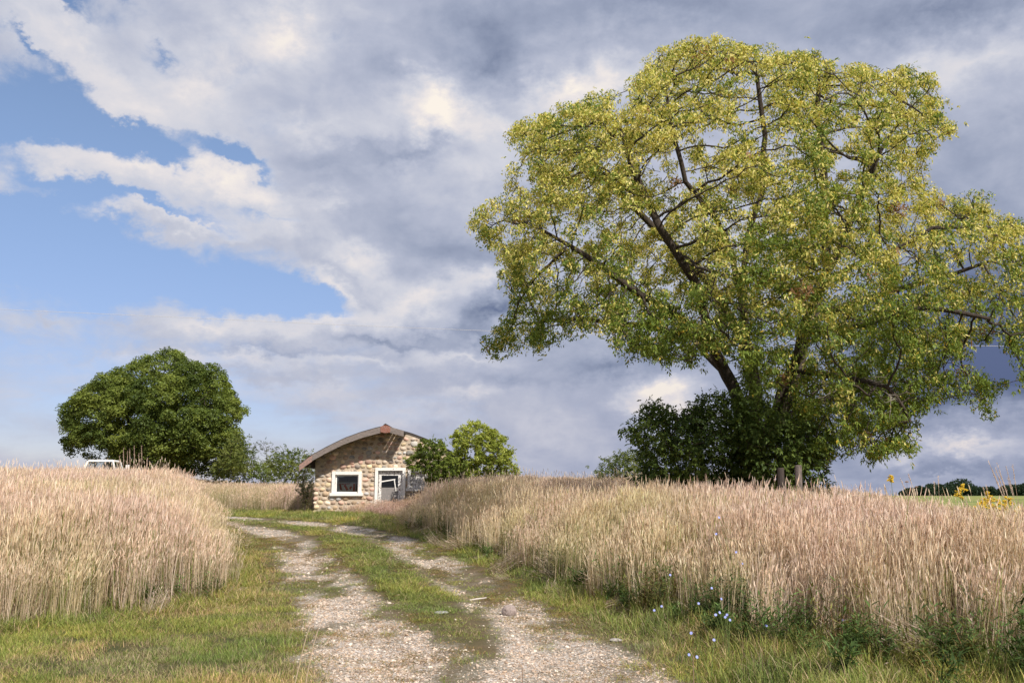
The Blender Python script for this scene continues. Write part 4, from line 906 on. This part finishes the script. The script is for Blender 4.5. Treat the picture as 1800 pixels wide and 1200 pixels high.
rc.build('gable_cap', M_rust, shack); rk = MB(); rk.extrude([(cxp - .1, zp + .05), (cxp + .1, zp + .05), (cxp, zp + .11)], OH - .05, BK + .6); rk.build('ridge_cap', M_dark, shack)
# rafters under the overhang, purlins inside
rf = MB()
for xq in np.linspace(SX + .4, WR - .4, 9): rf.box((xq - OX - .03, .36, roofz(xq) - OZ - .22), (xq - OX + .03, BK - .01, roofz(xq) - OZ - .085))
rf.box((xx(700) - OX, OH + .02, roofz(xx(700)) - OZ - .2), (xx(701.5) - OX, -.03, roofz(xx(700)) - OZ - .09)); rf.build('rafters', M_dark, shack)
# interior floor
fl = MB(); fl.box((.36, .36, -.06), (WR - OX - .36, BK - .01, .06)); fl.build('floor', M_dark, shack)
def frame(x0, x1, z0, z1, wdt, y0, y1, sill=True):
    m_ = MB(); a, b_, c_, d_ = x0 - OX, x1 - OX, z0 - OZ, z1 - OZ
    m_.box((a - wdt, y0, d_), (b_ + wdt, y1, d_ + wdt)); m_.box((a - wdt, y0, c_), (a, y1, d_)); m_.box((b_, y0, c_), (b_ + wdt, y1, d_))
    if sill: m_.box((a - wdt * 1.5, y0 - .05, c_ - wdt * .9), (b_ + wdt * 1.5, y1, c_))
    return m_
# window
wf = frame(wx0, wx1, wz0, wz1, .14, -.10, .12).build('window', M_white, shack, bevel=.006)
sh = MB(); a, b_, c_, d_ = wx0 - OX, wx1 - OX, wz0 - OZ, wz1 - OZ
sh.box((a + .002, .02, d_ - .05), (b_ - .002, .07, d_)); sh.box((a + .002, .02, c_), (b_ - .002, .07, c_ + .05)); sh.box((a + .002, .02, c_ + .05), (a + .06, .07, d_ - .05)); sh.box((b_ - .05, .02, c_ + .05), (b_ - .002, .07, d_ - .05)); sh.build('sash', M_white, wf)
pn = MB(); pn.box((a + .06, .04, c_ + .05), (b_ - .05, .046, d_ - .05)); pn.build('pane', M_glass, wf)
M_plastic = pbr('torn_plastic_sheet', (.82, .83, .82), .4, 5, .15, .6)
pl = MB()
for poly in ([(a + .06, c_ + .05), (a + .42, c_ + .05), (a + .2, c_ + .14), (a + .13, c_ + .35), (a + .15, d_ - .2), (a + .06, d_ - .05)], [(a + .06, d_ - .05), (a + .16, d_ - .12), (a + .38, d_ - .08), (a + .44, d_ - .05)]):
    pl.extrude(poly[::1], .06, .064)
pl.build('torn_sheet', M_plastic, wf)
# red and white printed board on a shelf inside
sg = empty('display_board', (wx0 + .1, SH_Y + .24, wz0 + .02), 'red and white painted board standing inside behind the left window pane', 'board')
M_red = pbr('red_paint', (.50, .05, .04), .5, 10, .25, .1); M_wp = pbr('white_card', (.78, .76, .74), .6, 10, .1, .1)
q = MB(); q.box((0, 0, .02), (.74, .03, .40)); q.build('panel', M_wp, sg)
q = MB()
for poly in ([(.02, .38), (.10, .38), (.17, .05), (.09, .05)], [(.22, .30), (.30, .36), (.44, .12), (.36, .07)], [(.46, .2), (.56, .3), (.60, .22), (.52, .12)], [(.62, .04), (.72, .04), (.72, .38), (.64, .38)], [(.12, .34), (.5, .37), (.5, .40), (.12, .38)]): q.extrude(poly[::-1], -.006, -.002)
q.build('red_marks', M_red, sg)
q = MB(); q.box((0.0, -.03, -.02), (.8, .06, .018)); q.box((-.04, .04, .41), (.86, .06, .44)); q.build('shelf', M_wp, sg)
# door
df = frame(dx0, dx1, SG, dz1, .13, -.09, .14, False).build('door_frame', M_white, shack, bevel=.006)
a, b_, d_ = dx0 - OX, dx1 - OX, dz1 - OZ; dw = b_ - a
door = MB(); fx = .14
door.box((a + .01, .06, .02), (a + fx, .10, d_ - .02)); door.box((b_ - fx - .06, .06, .02), (b_ - .01, .10, d_ - .02)); door.box((a + fx, .06, d_ - .2), (b_ - fx - .06, .10, d_ - .02)); door.box((a + fx, .06, .02), (b_ - fx - .06, .10, .35))
dr_ = door.build('door', M_whiteold, shack)
pn = MB(); pn.box((a + fx, .07, .35), (b_ - fx - .06, .085, d_ - .72)); po = pn.build('lower_panel', pbr('grey_screen', (.27, .25, .24), .9, 12, .25, .3), dr_)
pn = MB(); pn.box((a + fx, .075, d_ - .72), (b_ - fx - .06, .08, d_ - .2)); pn.build('pane', M_glass, dr_)
pn = MB(); Mr = Matrix.Translation((a + fx + .3, .062, d_ - .42)) @ Matrix.Rotation(-.16, 4, 'Y'); pn.box((-.3, -.01, -.02), (.3, .01, .03), M=Mr); pn.box((.24, -.012, -.5), (.28, .008, -.021), M=Mr); pn.build('broken_rail', M_white, dr_)
kb = MB(); kb.tube([(b_ - .12, .055, .95), (b_ - .12, .02, .95)], .022, 8); kb.build('handle', M_rust, dr_)
# right window, boarded and peeling
vf = frame(vx0, vx1, vz0, vz1, .12, -.08, .12).build('window', M_whiteold, shack); vf['label'] = 'peeling white boarded window right of the door'
bd = MB()
nbd = 4
for i in range(nbd):
    h0 = vz0 - OZ + (vz1 - vz0) * i / nbd; bd.box((vx0 - OX + .004, .03, h0 + .01), (vx1 - OX - .004, .06, h0 + (vz1 - vz0) / nbd - .006))
bd.build('boards', M_whiteold, vf)

# ------------------------------------------------------------------ white truck beyond the left rise
tx = at(181, 820, 50).x; tz = g1(tx, 50)
M_tw = pbr('truck_paint', (.80, .80, .78), .35, 3, .04, 0, spec=.5); M_blk = pbr('truck_dark', (.03, .03, .032), .6, 6, .2, 0); M_tyre = pbr('tyre', (.025, .025, .025), .9, 10, .2, .2); M_tail = pbr('tail_lamp', (.45, .03, .02), .3, 8, .1, 0)
truck_z = at(181, 808, 50).z - 1.86
truck = empty('pickup_truck', (tx, 50, truck_z), 'old white pickup truck with only its cab showing above the tall grass', 'truck', rz=R(6))
cb = MB()   # seen from behind: bed toward the camera (-Y)
cb.box((-.92, -2.9, .55), (.92, -2.85, 1.12)); cb.box((-.92, -2.85, .5), (-.84, -.62, 1.12)); cb.box((.84, -2.85, .5), (.92, -.62, 1.12)); cb.box((-.84, -2.85, .62), (.84, -.62, .68))
cb.box((-.92, -.60, .5), (.92, 1.0, 1.15)); cb.box((-.90, 1.001, .5), (.90, 2.35, 1.12)); cb.build('body', M_tw, truck, bevel=.05)
cab = MB()
def tp4(x0, x1, y0, y1, z0, X0, X1, Y0, Y1, Z1): return [(x0, y0, z0), (x1, y0, z0), (x1, y1, z0), (x0, y1, z0), (X0, Y0, Z1), (X1, Y0, Z1), (X1, Y1, Z1), (X0, Y1, Z1)]
BF = [(0, 3, 2, 1), (4, 5, 6, 7), (0, 1, 5, 4), (1, 2, 6, 5), (2, 3, 7, 6), (3, 0, 4, 7)]
cab.add(tp4(-.70, .70, -.48, .72, 1.76, -.62, .62, -.40, .60, 1.86), BF)                                # roof
for sx in (-1, 1):
    for (yy0, yy1) in ((-.55, -.48), (.93, .72)):
        x0, x1 = sorted((sx * .86, sx * .78)); X0, X1 = sorted((sx * .70, sx * .62))
        cab.add(tp4(x0, x1, yy0, yy0 + .1, 1.15, X0, X1, yy1, yy1 + .09, 1.761), BF)
cab.box((-.78, -.57, 1.151), (.78, -.48, 1.30)); cab.build('cab', M_tw, truck, bevel=.015)
gl = MB(); gl.add([(-.78, -.53, 1.3), (.78, -.53, 1.3), (.64, -.46, 1.76), (-.64, -.46, 1.76)], [(0, 1, 2, 3)]); gl.add([(-.78, .95, 1.15), (.78, .95, 1.15), (.64, .78, 1.76), (-.64, .78, 1.76)], [(0, 1, 2, 3)])
for sx in (-1, 1): gl.add([(sx * .82, -.45, 1.15), (sx * .82, .92, 1.15), (sx * .66, .72, 1.76), (sx * .66, -.38, 1.76)], [(0, 1, 2, 3)])
gl.build('glass', M_glass, truck)
for xq in (-.24, .24): dv = MB(); dv.box((xq - .025, -.55, 1.3), (xq + .025, -.47, 1.755)); dv.build('window_divider', M_blk, truck)
st = MB(); st.box((-.75, -.3, .7), (.75, .1, 1.34)); st.build('seat', M_blk, truck)
for sx in (-1, 1):
    q = MB(); q.box((sx * 1.12 - .09, .55, 1.25), (sx * 1.12 + .09, .62, 1.62)); q.tube([(sx * .84, .6, 1.3), (sx * 1.06, .58, 1.36)], .015, 6); q.build('mirror', M_tw, truck)
    q = MB(); q.box((sx * .87 - .04, -2.93, .8), (sx * .87 + .04, -2.901, 1.05)); q.build('tail_lamp', M_tail, truck)
    for yy0 in (-1.9, 1.55):
        q = MB(); q.tube([(sx * .86 - .11, yy0, .36), (sx * .86 + .11, yy0, .36)], .36, 20); wh = q.build('wheel', M_tyre, truck); q = MB(); q.tube([(sx * .86 - .12, yy0, .36), (sx * .86 + .12, yy0, .36)], .19, 14); q.build('rim', M_tw, wh)

# ------------------------------------------------------------------ posts by the tree
M_post = pbr('grey_post_wood', (.21, .17, .15), .95, 3, .35, .8, col2=(.11, .09, .08), stretch=(5, 5, .7))
M_postshaded = pbr('shaded_post_wood', (.07, .055, .048), .95, 3, .35, .8, stretch=(5, 5, .7))  # darker copy of the post wood, shade painted into its base colour
for (px, pt, Yp, r_, m_, lb) in ((1402, 817, 18.5, .072, M_post, 'pale grey weathered wooden post in front of the huge tree'), (1371, 822, 19.0, .074, M_postshaded, 'dark shaded wooden post left of the pale grey post')):
    top = at(px, pt, Yp); gz0 = g1(top.x, Yp); p_ = MB(); H = top.z - gz0
    p_.tube([(0, 0, -.3), (0, 0, H * .5), (.01, 0, H - .02), (.01, 0, H)], [r_ * 1.03, r_, r_ * .97, r_ * .9], 12)
    q = p_.build('fence_post', m_, loc=(top.x, Yp, gz0), smooth=False); tag(q, lb, 'post', 'fence posts under the huge tree')

# ------------------------------------------------------------------ stones and stick beside the track
def rock(px, py, w_, h_, col, lb, nm='fieldstone', seed=0):
    x, y = gp(px, py); k = np.array(UVn)
    import bmesh as bmm
    b_ = bmm.new(); bmm.ops.create_icosphere(b_, subdivisions=4, radius=1); co_ = np.array([v.co[:] for v in b_.verts]); fc = np.array([[v.index for v in f.verts] for f in b_.faces]); b_.free()
    co_ = np.sign(co_) * np.abs(co_) ** .85; co_ *= (1 + .5 * (fbm(co_[:, 0] * 1.1 + seed, co_[:, 1] * 1.1, co_[:, 2] * 1.1, seed, 4) - .5))[:, None] * np.array([w_ / 2, w_ * .4, h_ / 2])
    o_ = npmesh(nm, co_, fc, pbr('rock_' + str(seed), col, .9, 12, .35, .5, col2=tuple(c_ * .6 for c_ in col), thr=(.5, .65)), smooth=True); o_.location = (x, y, g1(x, y) + h_ * .32); tag(o_, lb, 'stone', 'loose stones beside the track')
rock(896, 1074, .20, .16, (.36, .29, .26), 'rounded pinkish grey stone on the right edge of the track', seed=3)
rock(931, 1081, .10, .06, (.42, .34, .26), 'small flat tan stone right of the rounded pinkish stone', seed=8)
rock(1083, 1126, .13, .04, (.42, .38, .35), 'flat pale stone at the foot of the right verge', seed=12)
rock(775, 1077, .20, .04, (.36, .36, .32), 'flat grey-green stone in the grass strip between the ruts', seed=17)
x, y = gp(840, 1053); q = MB(); q.tube([(-.12, -.02, .02), (-.02, .0, .035), (.13, .05, .05)], [.012, .014, .008], 6); q = q.build('stick', pbr('bleached_wood', (.62, .56, .50), .8, 9, .2, .3), loc=(x, y, g1(x, y))); tag(q, 'short bleached white stick lying on the right rut', 'stick')

# ------------------------------------------------------------------ individual plants
def stalks(name, label, cat, spots, group, colr, head=True, wid=.006, headw=.02, hl=.3):
    """spots: list of (px_base, px_tip, py_tip, Y)"""
    px0, pxt, pyt, Y0 = spots[0]; x0 = at(px0, 870, Y0).x; base = Vector((x0, Y0, g1(x0, Y0))); root = empty(name, base, label, cat, group)
    for (pb, pt, py, Yy) in spots:
        s_, h_ = MB(), MB()
        b0 = Vector((at(pb, 870, Yy).x, Yy, 0)); b0.z = g1(b0.x, Yy); e = at(pt, py, Yy)
        m1 = b0.lerp(e, .5) + Vector(((b0.x - e.x) * .12, 0, .02)); pts = [b0, b0.lerp(m1, .5) + Vector(((b0.x - e.x) * .04, 0, 0)), m1, m1.lerp(e, .5) + Vector(((b0.x - e.x) * .05, 0, .01)), e]
        s_.tube([p - base for p in pts], [wid * .5, wid * .5, wid * .45, wid * .4, wid * .3], 4)
        if head:
            d = (pts[4] - pts[3]); Lh = min(hl, d.length); d.normalize()
            h_.tube([e - d * Lh - base, e - d * Lh * .5 - base, e - base], [headw * .16, headw * .28, headw * .1], 4)
            for k in range(26):
                q_ = e - d * Lh * random.random(); v = Vector((random.gauss(0, .5), random.gauss(0, .5), random.gauss(.2, .2))) + d
                v.normalize(); q2 = q_ + v * headw * random.uniform(.8, 1.8); h_.tube([q_ - base, q2 - base], [headw * .16, headw * .08], 3)
        so_ = s_.build('stem', colr[0], root)
        if head: h_.build('seed_head', colr[1], so_)
    return root
M_st = pbr('dry_stem', (.52, .40, .27), .8, 10, .2, 0); M_sh = pbr('dry_seed_head', (.60, .47, .36), .85, 10, .25, 0)
M_sd = pbr('brown_stem', (.25, .17, .12), .9, 10, .2, 0); M_shd = pbr('brown_seed_head', (.36, .26, .20), .9, 10, .25, 0)
stalks('grass_plume', 'tall pale arching grass stems rising above the horizon at the far right', 'grass', [(1792, 1738, 811, 13), (1790, 1750, 822, 13), (1795, 1752, 812, 13.1), (1800, 1768, 818, 13.2), (1797, 1757, 830, 13), (1794, 1744, 824, 13.2), (1790, 1755, 836, 12.9)], None, (M_st, M_sh), hl=.45)
stalks('grass_plume', 'thin lone grass stem at the right edge beside the arching plume', 'grass', [(1793, 1780, 817, 14), (1800, 1771, 838, 14)], None, (M_st, M_sh))
for i, (lb, sp_) in enumerate((('short pale grass spike left of the goldenrod plume', [(1635, 1597, 834, 15), (1630, 1583, 842, 15)]), ('slanting pale grass spikes between goldenrod and arching plume', [(1750, 1733, 852, 14), (1752, 1728, 856, 14)]), ('single pale grass spike above the meadow left of the far wood', [(1648, 1649, 836, 14), (1640, 1642, 848, 14)]))):
    stalks('grass_plume', lb, 'grass', sp_, None, (M_st, M_sh), hl=.18)
dk = [(218, 217, 788, 24), (224, 224, 793, 24), (229, 228, 788, 24.1), (237, 236, 785, 24.2), (250, 249, 784, 24), (245, 244, 796, 24.1), (212, 210, 800, 24), (256, 259, 806, 24)]
stalks('dock_plant', 'cluster of tall brown seed stalks in front of the round dark tree', 'weed', dk, None, (M_sd, M_shd), hl=.5, headw=.03, wid=.012)
stalks('dry_stalk', 'two long thin straw stems crossing the left rut in the foreground', 'grass', [(525, 553, 1080, 7.2), (545, 560, 1104, 7.3)], None, (M_st, M_sh), hl=.08, headw=.006, wid=.008)
# stems standing at the very bottom of the view
for (px, py0, lb) in ((716, 1183, 'thin dark broken stem at the bottom of the left rut'), (918, 1172, 'thin dark broken stem at the bottom of the right rut'), (1218, 1150, 'thin dark stem in front of the chicory plants')):
    e = at(px, py0, 7.3); q = MB(); g0 = g1(e.x, 7.3); q.tube([(.01, 0, 0), (0, 0, (e.z - g0) * .5), (.0, 0, e.z - g0)], [.005, .004, .003], 5); q = q.build('broken_stem', M_sd, loc=(e.x, 7.3, g0)); tag(q, lb, 'stem', 'broken stems in the foreground')
# goldenrod
M_yel = pbr('goldenrod_flower', (.70, .48, .04), .8, 20, .25, 0); M_gst = pbr('green_stem', (.14, .18, .05), .8, 10, .2, 0)
def goldenrod(px, py, Yy, size, lb, dull=1.0):
    top = at(px, py, Yy); base = Vector((top.x + .03, Yy, g1(top.x, Yy))); root = empty('goldenrod', base, lb, 'wildflower', 'goldenrod plants in the meadow'); H = top.z - base.z
    s_, fl_ = MB(), []
    s_.tube([(0, 0, 0), (0, .01, H * .5), (-.03, 0, H)], [.006, .005, .003], 5)
    for k in range(14):
        zt = H - size * (.03 + .07 * k); ln = size * (.15 + .045 * k) * random.uniform(.7, 1.1); a_ = random.choice((0, 3.14)) + random.gauss(0, .8)
        dx, dy = math.cos(a_) * ln, math.sin(a_) * ln; pts = [Vector((-.03, 0, zt)), Vector((dx * .55 - .03, dy * .55, zt + ln * .35)), Vector((dx - .03, dy, zt + ln * .30))]; s_.tube(pts, [.003, .0025, .002], 4)
        for j in range(16):
            tt = random.uniform(.2, 1); p_ = pts[0].lerp(pts[1], tt * 2) if tt < .5 else pts[1].lerp(pts[2], tt * 2 - 1); fl_.append(p_ + Vector((random.gauss(0, .008), random.gauss(0, .008), random.uniform(0, .022))))
    st_ = s_.build('stem', M_gst, root); n = len(fl_); c = np.array([tuple(p) for p in fl_]); 
    f_ = MB()
    for p in fl_:
        r_ = random.uniform(.007, .013); f_.add([p + Vector(v) * r_ for v in ((1, 0, 0), (0, 1, 0), (-1, 0, 0), (0, -1, 0), (0, 0, 1), (0, 0, -1))], [(0, 1, 4), (1, 2, 4), (2, 3, 4), (3, 0, 4), (1, 0, 5), (2, 1, 5), (3, 2, 5), (0, 3, 5)])
    f_.build('flowers', M_yel, root); lv = MB()
    for k in range(30):
        z0 = random.uniform(.2, .85) * H; a_ = random.random() * 6.28; l_ = random.uniform(.06, .11); d = Vector((math.cos(a_), math.sin(a_), .25)); s = Vector((-math.sin(a_), math.cos(a_), 0)) * .009; p = Vector((0, 0, z0)); lv.add([p, p + d * l_ * .5 + s, p + d * l_, p + d * l_ * .5 - s], [(0, 1, 2, 3)], (.10, .15, .04))
    lv.build('leaves', M_plain, root)
for g in ((1690, 853, 14.5, .26, 'largest goldenrod with a bright yellow plume against the far wood'), (1735, 866, 15, .2, 'small goldenrod tip just right of the largest plume'), (1752, 880, 14, .3, 'goldenrod with drooping yellow sprays below the arching grass stems'), (1765, 886, 14.3, .26, 'goldenrod close to the base of the arching grass stems'),
          (1712, 892, 14, .14, 'small goldenrod low in the grass left of the drooping sprays'), (1748, 902, 13.5, .22, 'goldenrod half hidden in grass under the drooping sprays'), (1566, 837, 17, .14, 'faint goldenrod tip under the lowest right branch of the huge tree'), (1738, 880, 14.6, .2, 'goldenrod left of the drooping yellow sprays'), (1772, 876, 12.4, .24, 'goldenrod at the right edge, in front of the arching stems'), (1790, 893, 12.2, .22, 'goldenrod lowest at the right edge'), (1725, 884, 12.6, .2, 'goldenrod under the small tip right of the largest plume')): goldenrod(*g)
# seed heads like little brown balls
for (px, py, Yy, lb) in ((1594, 847, 14, 'brown ball seed head highest of the three left of the far wood'), (1611, 856, 14.2, 'brown ball seed head right of the highest one'), (1606, 860, 14.1, 'brown ball seed head lowest of the three'), (1366, 947, 12, 'dark brown seed head low in the dry grass under the huge tree')):
    e = at(px, py, Yy); g0 = g1(e.x, Yy); root = empty('seed_ball', (e.x, Yy, g0), lb, 'wildflower', 'brown ball seed heads in the meadow'); H = e.z - g0
    q = MB(); q.tube([(.02, 0, 0), (0, 0, H * .6), (0, 0, H)], [.004, .003, .002], 5); q.build('stem', M_sd, root); q = MB()
    for k in range(60):
        v = Vector([random.gauss(0, 1) for _ in range(3)]).normalized(); v.z = abs(v.z) * .8 - .1; q.tube([(0, 0, H), (v.x * .028, v.y * .028, H + v.z * .028)], [.002, .004], 3)
    q.build('head', M_shd, root)
# chicory
M_blue = pbr('chicory_flower', (.38, .42, .80), .7, 20, .15, 0)
def chicory(flowers, Yy, lb, base_px):
    x0 = at(base_px, 900, Yy).x; base = Vector((x0, Yy, g1(x0, Yy))); root = empty('chicory', base, lb, 'wildflower', 'chicory plants on the right verge')
    s_ = MB()
    for (px, py) in flowers:
        f_ = MB()
        e = at(px, py, Yy + random.uniform(-.12, .12)) - base; m_ = Vector((e.x * .45, e.y * .5, max(.05, e.z * .55))); s_.tube([(0, 0, 0), m_, e], [.004, .003, .002], 5)
        for k in range(3): v = Vector([random.gauss(0, .06) for _ in range(3)]) + m_.lerp(e, random.random()); s_.tube([m_.lerp(e, random.random() * .7), v + Vector((0, 0, .05))], [.002, .001], 4)
        nrm = Vector((random.gauss(.2, .3), -1, .5)).normalized(); a_ = nrm.cross(Vector((0, 0, 1))).normalized(); b_ = nrm.cross(a_)
        for k in range(12):
            t0 = k * 6.283 / 12; d = a_ * math.cos(t0) + b_ * math.sin(t0); s = (a_ * -math.sin(t0) + b_ * math.cos(t0)) * .0045; f_.add([e + nrm * .002, e + d * .010 + s, e + d * .014 + nrm * .003, e + d * .010 - s], [(0, 1, 2, 3)])
        f_.build('flower', M_blue, root)
    s_.build('stem', M_gst, root)
chicory([(1278, 1080), (1283, 1089), (1265, 1076), (1258, 1080), (1275, 1084)], 8.9, 'chicory with a knot of blue flowers at the centre of the right verge', 1272)
chicory([(1150, 1072), (1163, 1065), (1178, 1010)], 10.3, 'chicory with three pale blue flowers left of the densest blue knot', 1165)
chicory([(1255, 1124), (1215, 1112)], 8.3, 'chicory with two blue flowers below the densest blue knot', 1240)
chicory([(1225, 1154), (1211, 1150)], 7.9, 'lowest chicory, with blue flowers near the edge of the track', 1222)
chicory([(1268, 1052), (1228, 1060), (1251, 1033)], 9.8, 'chicory with blue flowers above the densest blue knot', 1255)
chicory([(1264, 909), (1259, 938), (1294, 970), (1305, 990)], 10.5, 'tall pale chicory reaching up into the dry grass', 1300)
chicory([(1482, 1090), (1347, 1099)], 8.8, 'chicory with scattered blue flowers toward the right of the verge', 1420)

# ------------------------------------------------------------------ crop field, far wood, wire
Mc, t, o = mat('crop_leaves'); b = t.n('ShaderNodeBsdfPrincipled'); t.link(b.outputs[0], o.inputs[0]); b.inputs['Roughness'].default_value = .9
co = t.n('ShaderNodeTexCoord').outputs['Object']; n1_ = t.noise(co, .05, 5, .6); n2_ = t.noise(co, 1.5, 6, .7)
t.link(t.mix(t.ss(t.m('ADD', n1_, t.m('MULTIPLY', n2_, .4)), .55, .8), (.12, .18, .04), (.30, .30, .07)), b.inputs['Base Color'])
bp = t.n('ShaderNodeBump'); bp.inputs['Distance'].default_value = .3; t.link(n2_, bp.inputs['Height']); t.link(bp.outputs[0], b.inputs['Normal'])
cx_ = np.linspace(16, 900, 150); cy_ = np.concatenate([np.arange(46, 90, .8), np.linspace(90, 520, 70)]); CX, CY = np.meshgrid(cx_, cy_); CX = CX + (CY - 46) * .02
CZZ = hgt(CX, CY) + .55 + .12 * (fbm(CX * .8, CY * .8, seed=77) - .5); ny, nx = CX.shape; idx = np.arange(nx * ny).reshape(ny, nx)
CZZ[0] -= .5; CZZ[:, 0] -= .5
cf = npmesh('crop_field', np.stack([CX, CY, CZZ], -1).reshape(-1, 3), np.stack([idx[:-1, :-1], idx[:-1, 1:], idx[1:, 1:], idx[1:, :-1]], -1).reshape(-1, 4), Mc, smooth=True); tag(cf, 'flat green crop field beyond the meadow at the far right', 'crop field', kind='stuff')
# far wood: crowns of many trees as one mass
cen, siz = [], []
for i in range(260):
    Yw = random.uniform(430, 500); pxx = random.uniform(1585, 2150); X0 = at(pxx, 870, Yw).x; g0 = h1(X0, Yw)
    hh = np.interp(pxx, [1585, 1610, 1640, 1680, 1700, 1720, 1760, 1800, 2100], [3, 4.6, 6, 6.6, 5.6, 4.6, 5.0, 6.0, 7]) * random.uniform(.75, 1.1); cen.append((X0, Yw, g0 + hh * .5)); siz.append(hh)
for pxx in (1686, 1693, 1697): X0 = at(pxx, 870, 440).x; cen.append((X0, 440, h1(X0, 440) + 4.2)); siz.append(8.4)
cen = np.array(cen); siz = np.array(siz); k = 420; q = rng.normal(0, 1, (len(cen), k, 3)); q /= np.linalg.norm(q, axis=2)[..., None]; q *= rng.random((len(cen), k, 1)) ** .25
c = (cen[:, None] + q * siz[:, None, None] * np.array([.55, .55, .55])).reshape(-1, 3); c[:, 2] = np.maximum(c[:, 2], .6); n = len(c)
u_ = rng.normal(0, 1, (n, 3)); v_ = rng.normal(0, 1, (n, 3)); u_ /= np.linalg.norm(u_, axis=1)[:, None]; v_ /= np.linalg.norm(v_, axis=1)[:, None]; s_ = .45
V = np.stack([c - u_ * s_, c - v_ * s_, c + u_ * s_, c + v_ * s_], 1).reshape(-1, 3)
fw = npmesh('far_wood', V, np.arange(n * 4).reshape(-1, 4), M_leaf, tint=np.repeat(np.array([[.032, .055, .03]]) * rng.uniform(.6, 1.5, (n, 1)), 4, 0)); tag(fw, 'dark low wood on the horizon behind the crop field', 'wood', kind='stuff')
wr = MB(); pts = []
for (px, py, Yy) in ((-300, 529, 62), (0, 543.5, 60), (300, 557, 60), (600, 571, 60), (900, 583, 60), (1300, 597, 60), (1700, 607.5, 60), (2100, 612, 62)): pts.append(at(px, py, Yy))
wr.tube(pts, .011, 5); wo_ = wr.build('overhead_wire', pbr('wire', (.6, .58, .56), .6, 3, .05, 0)); tag(wo_, 'single thin overhead wire strung across the sky behind the trees', 'wire')
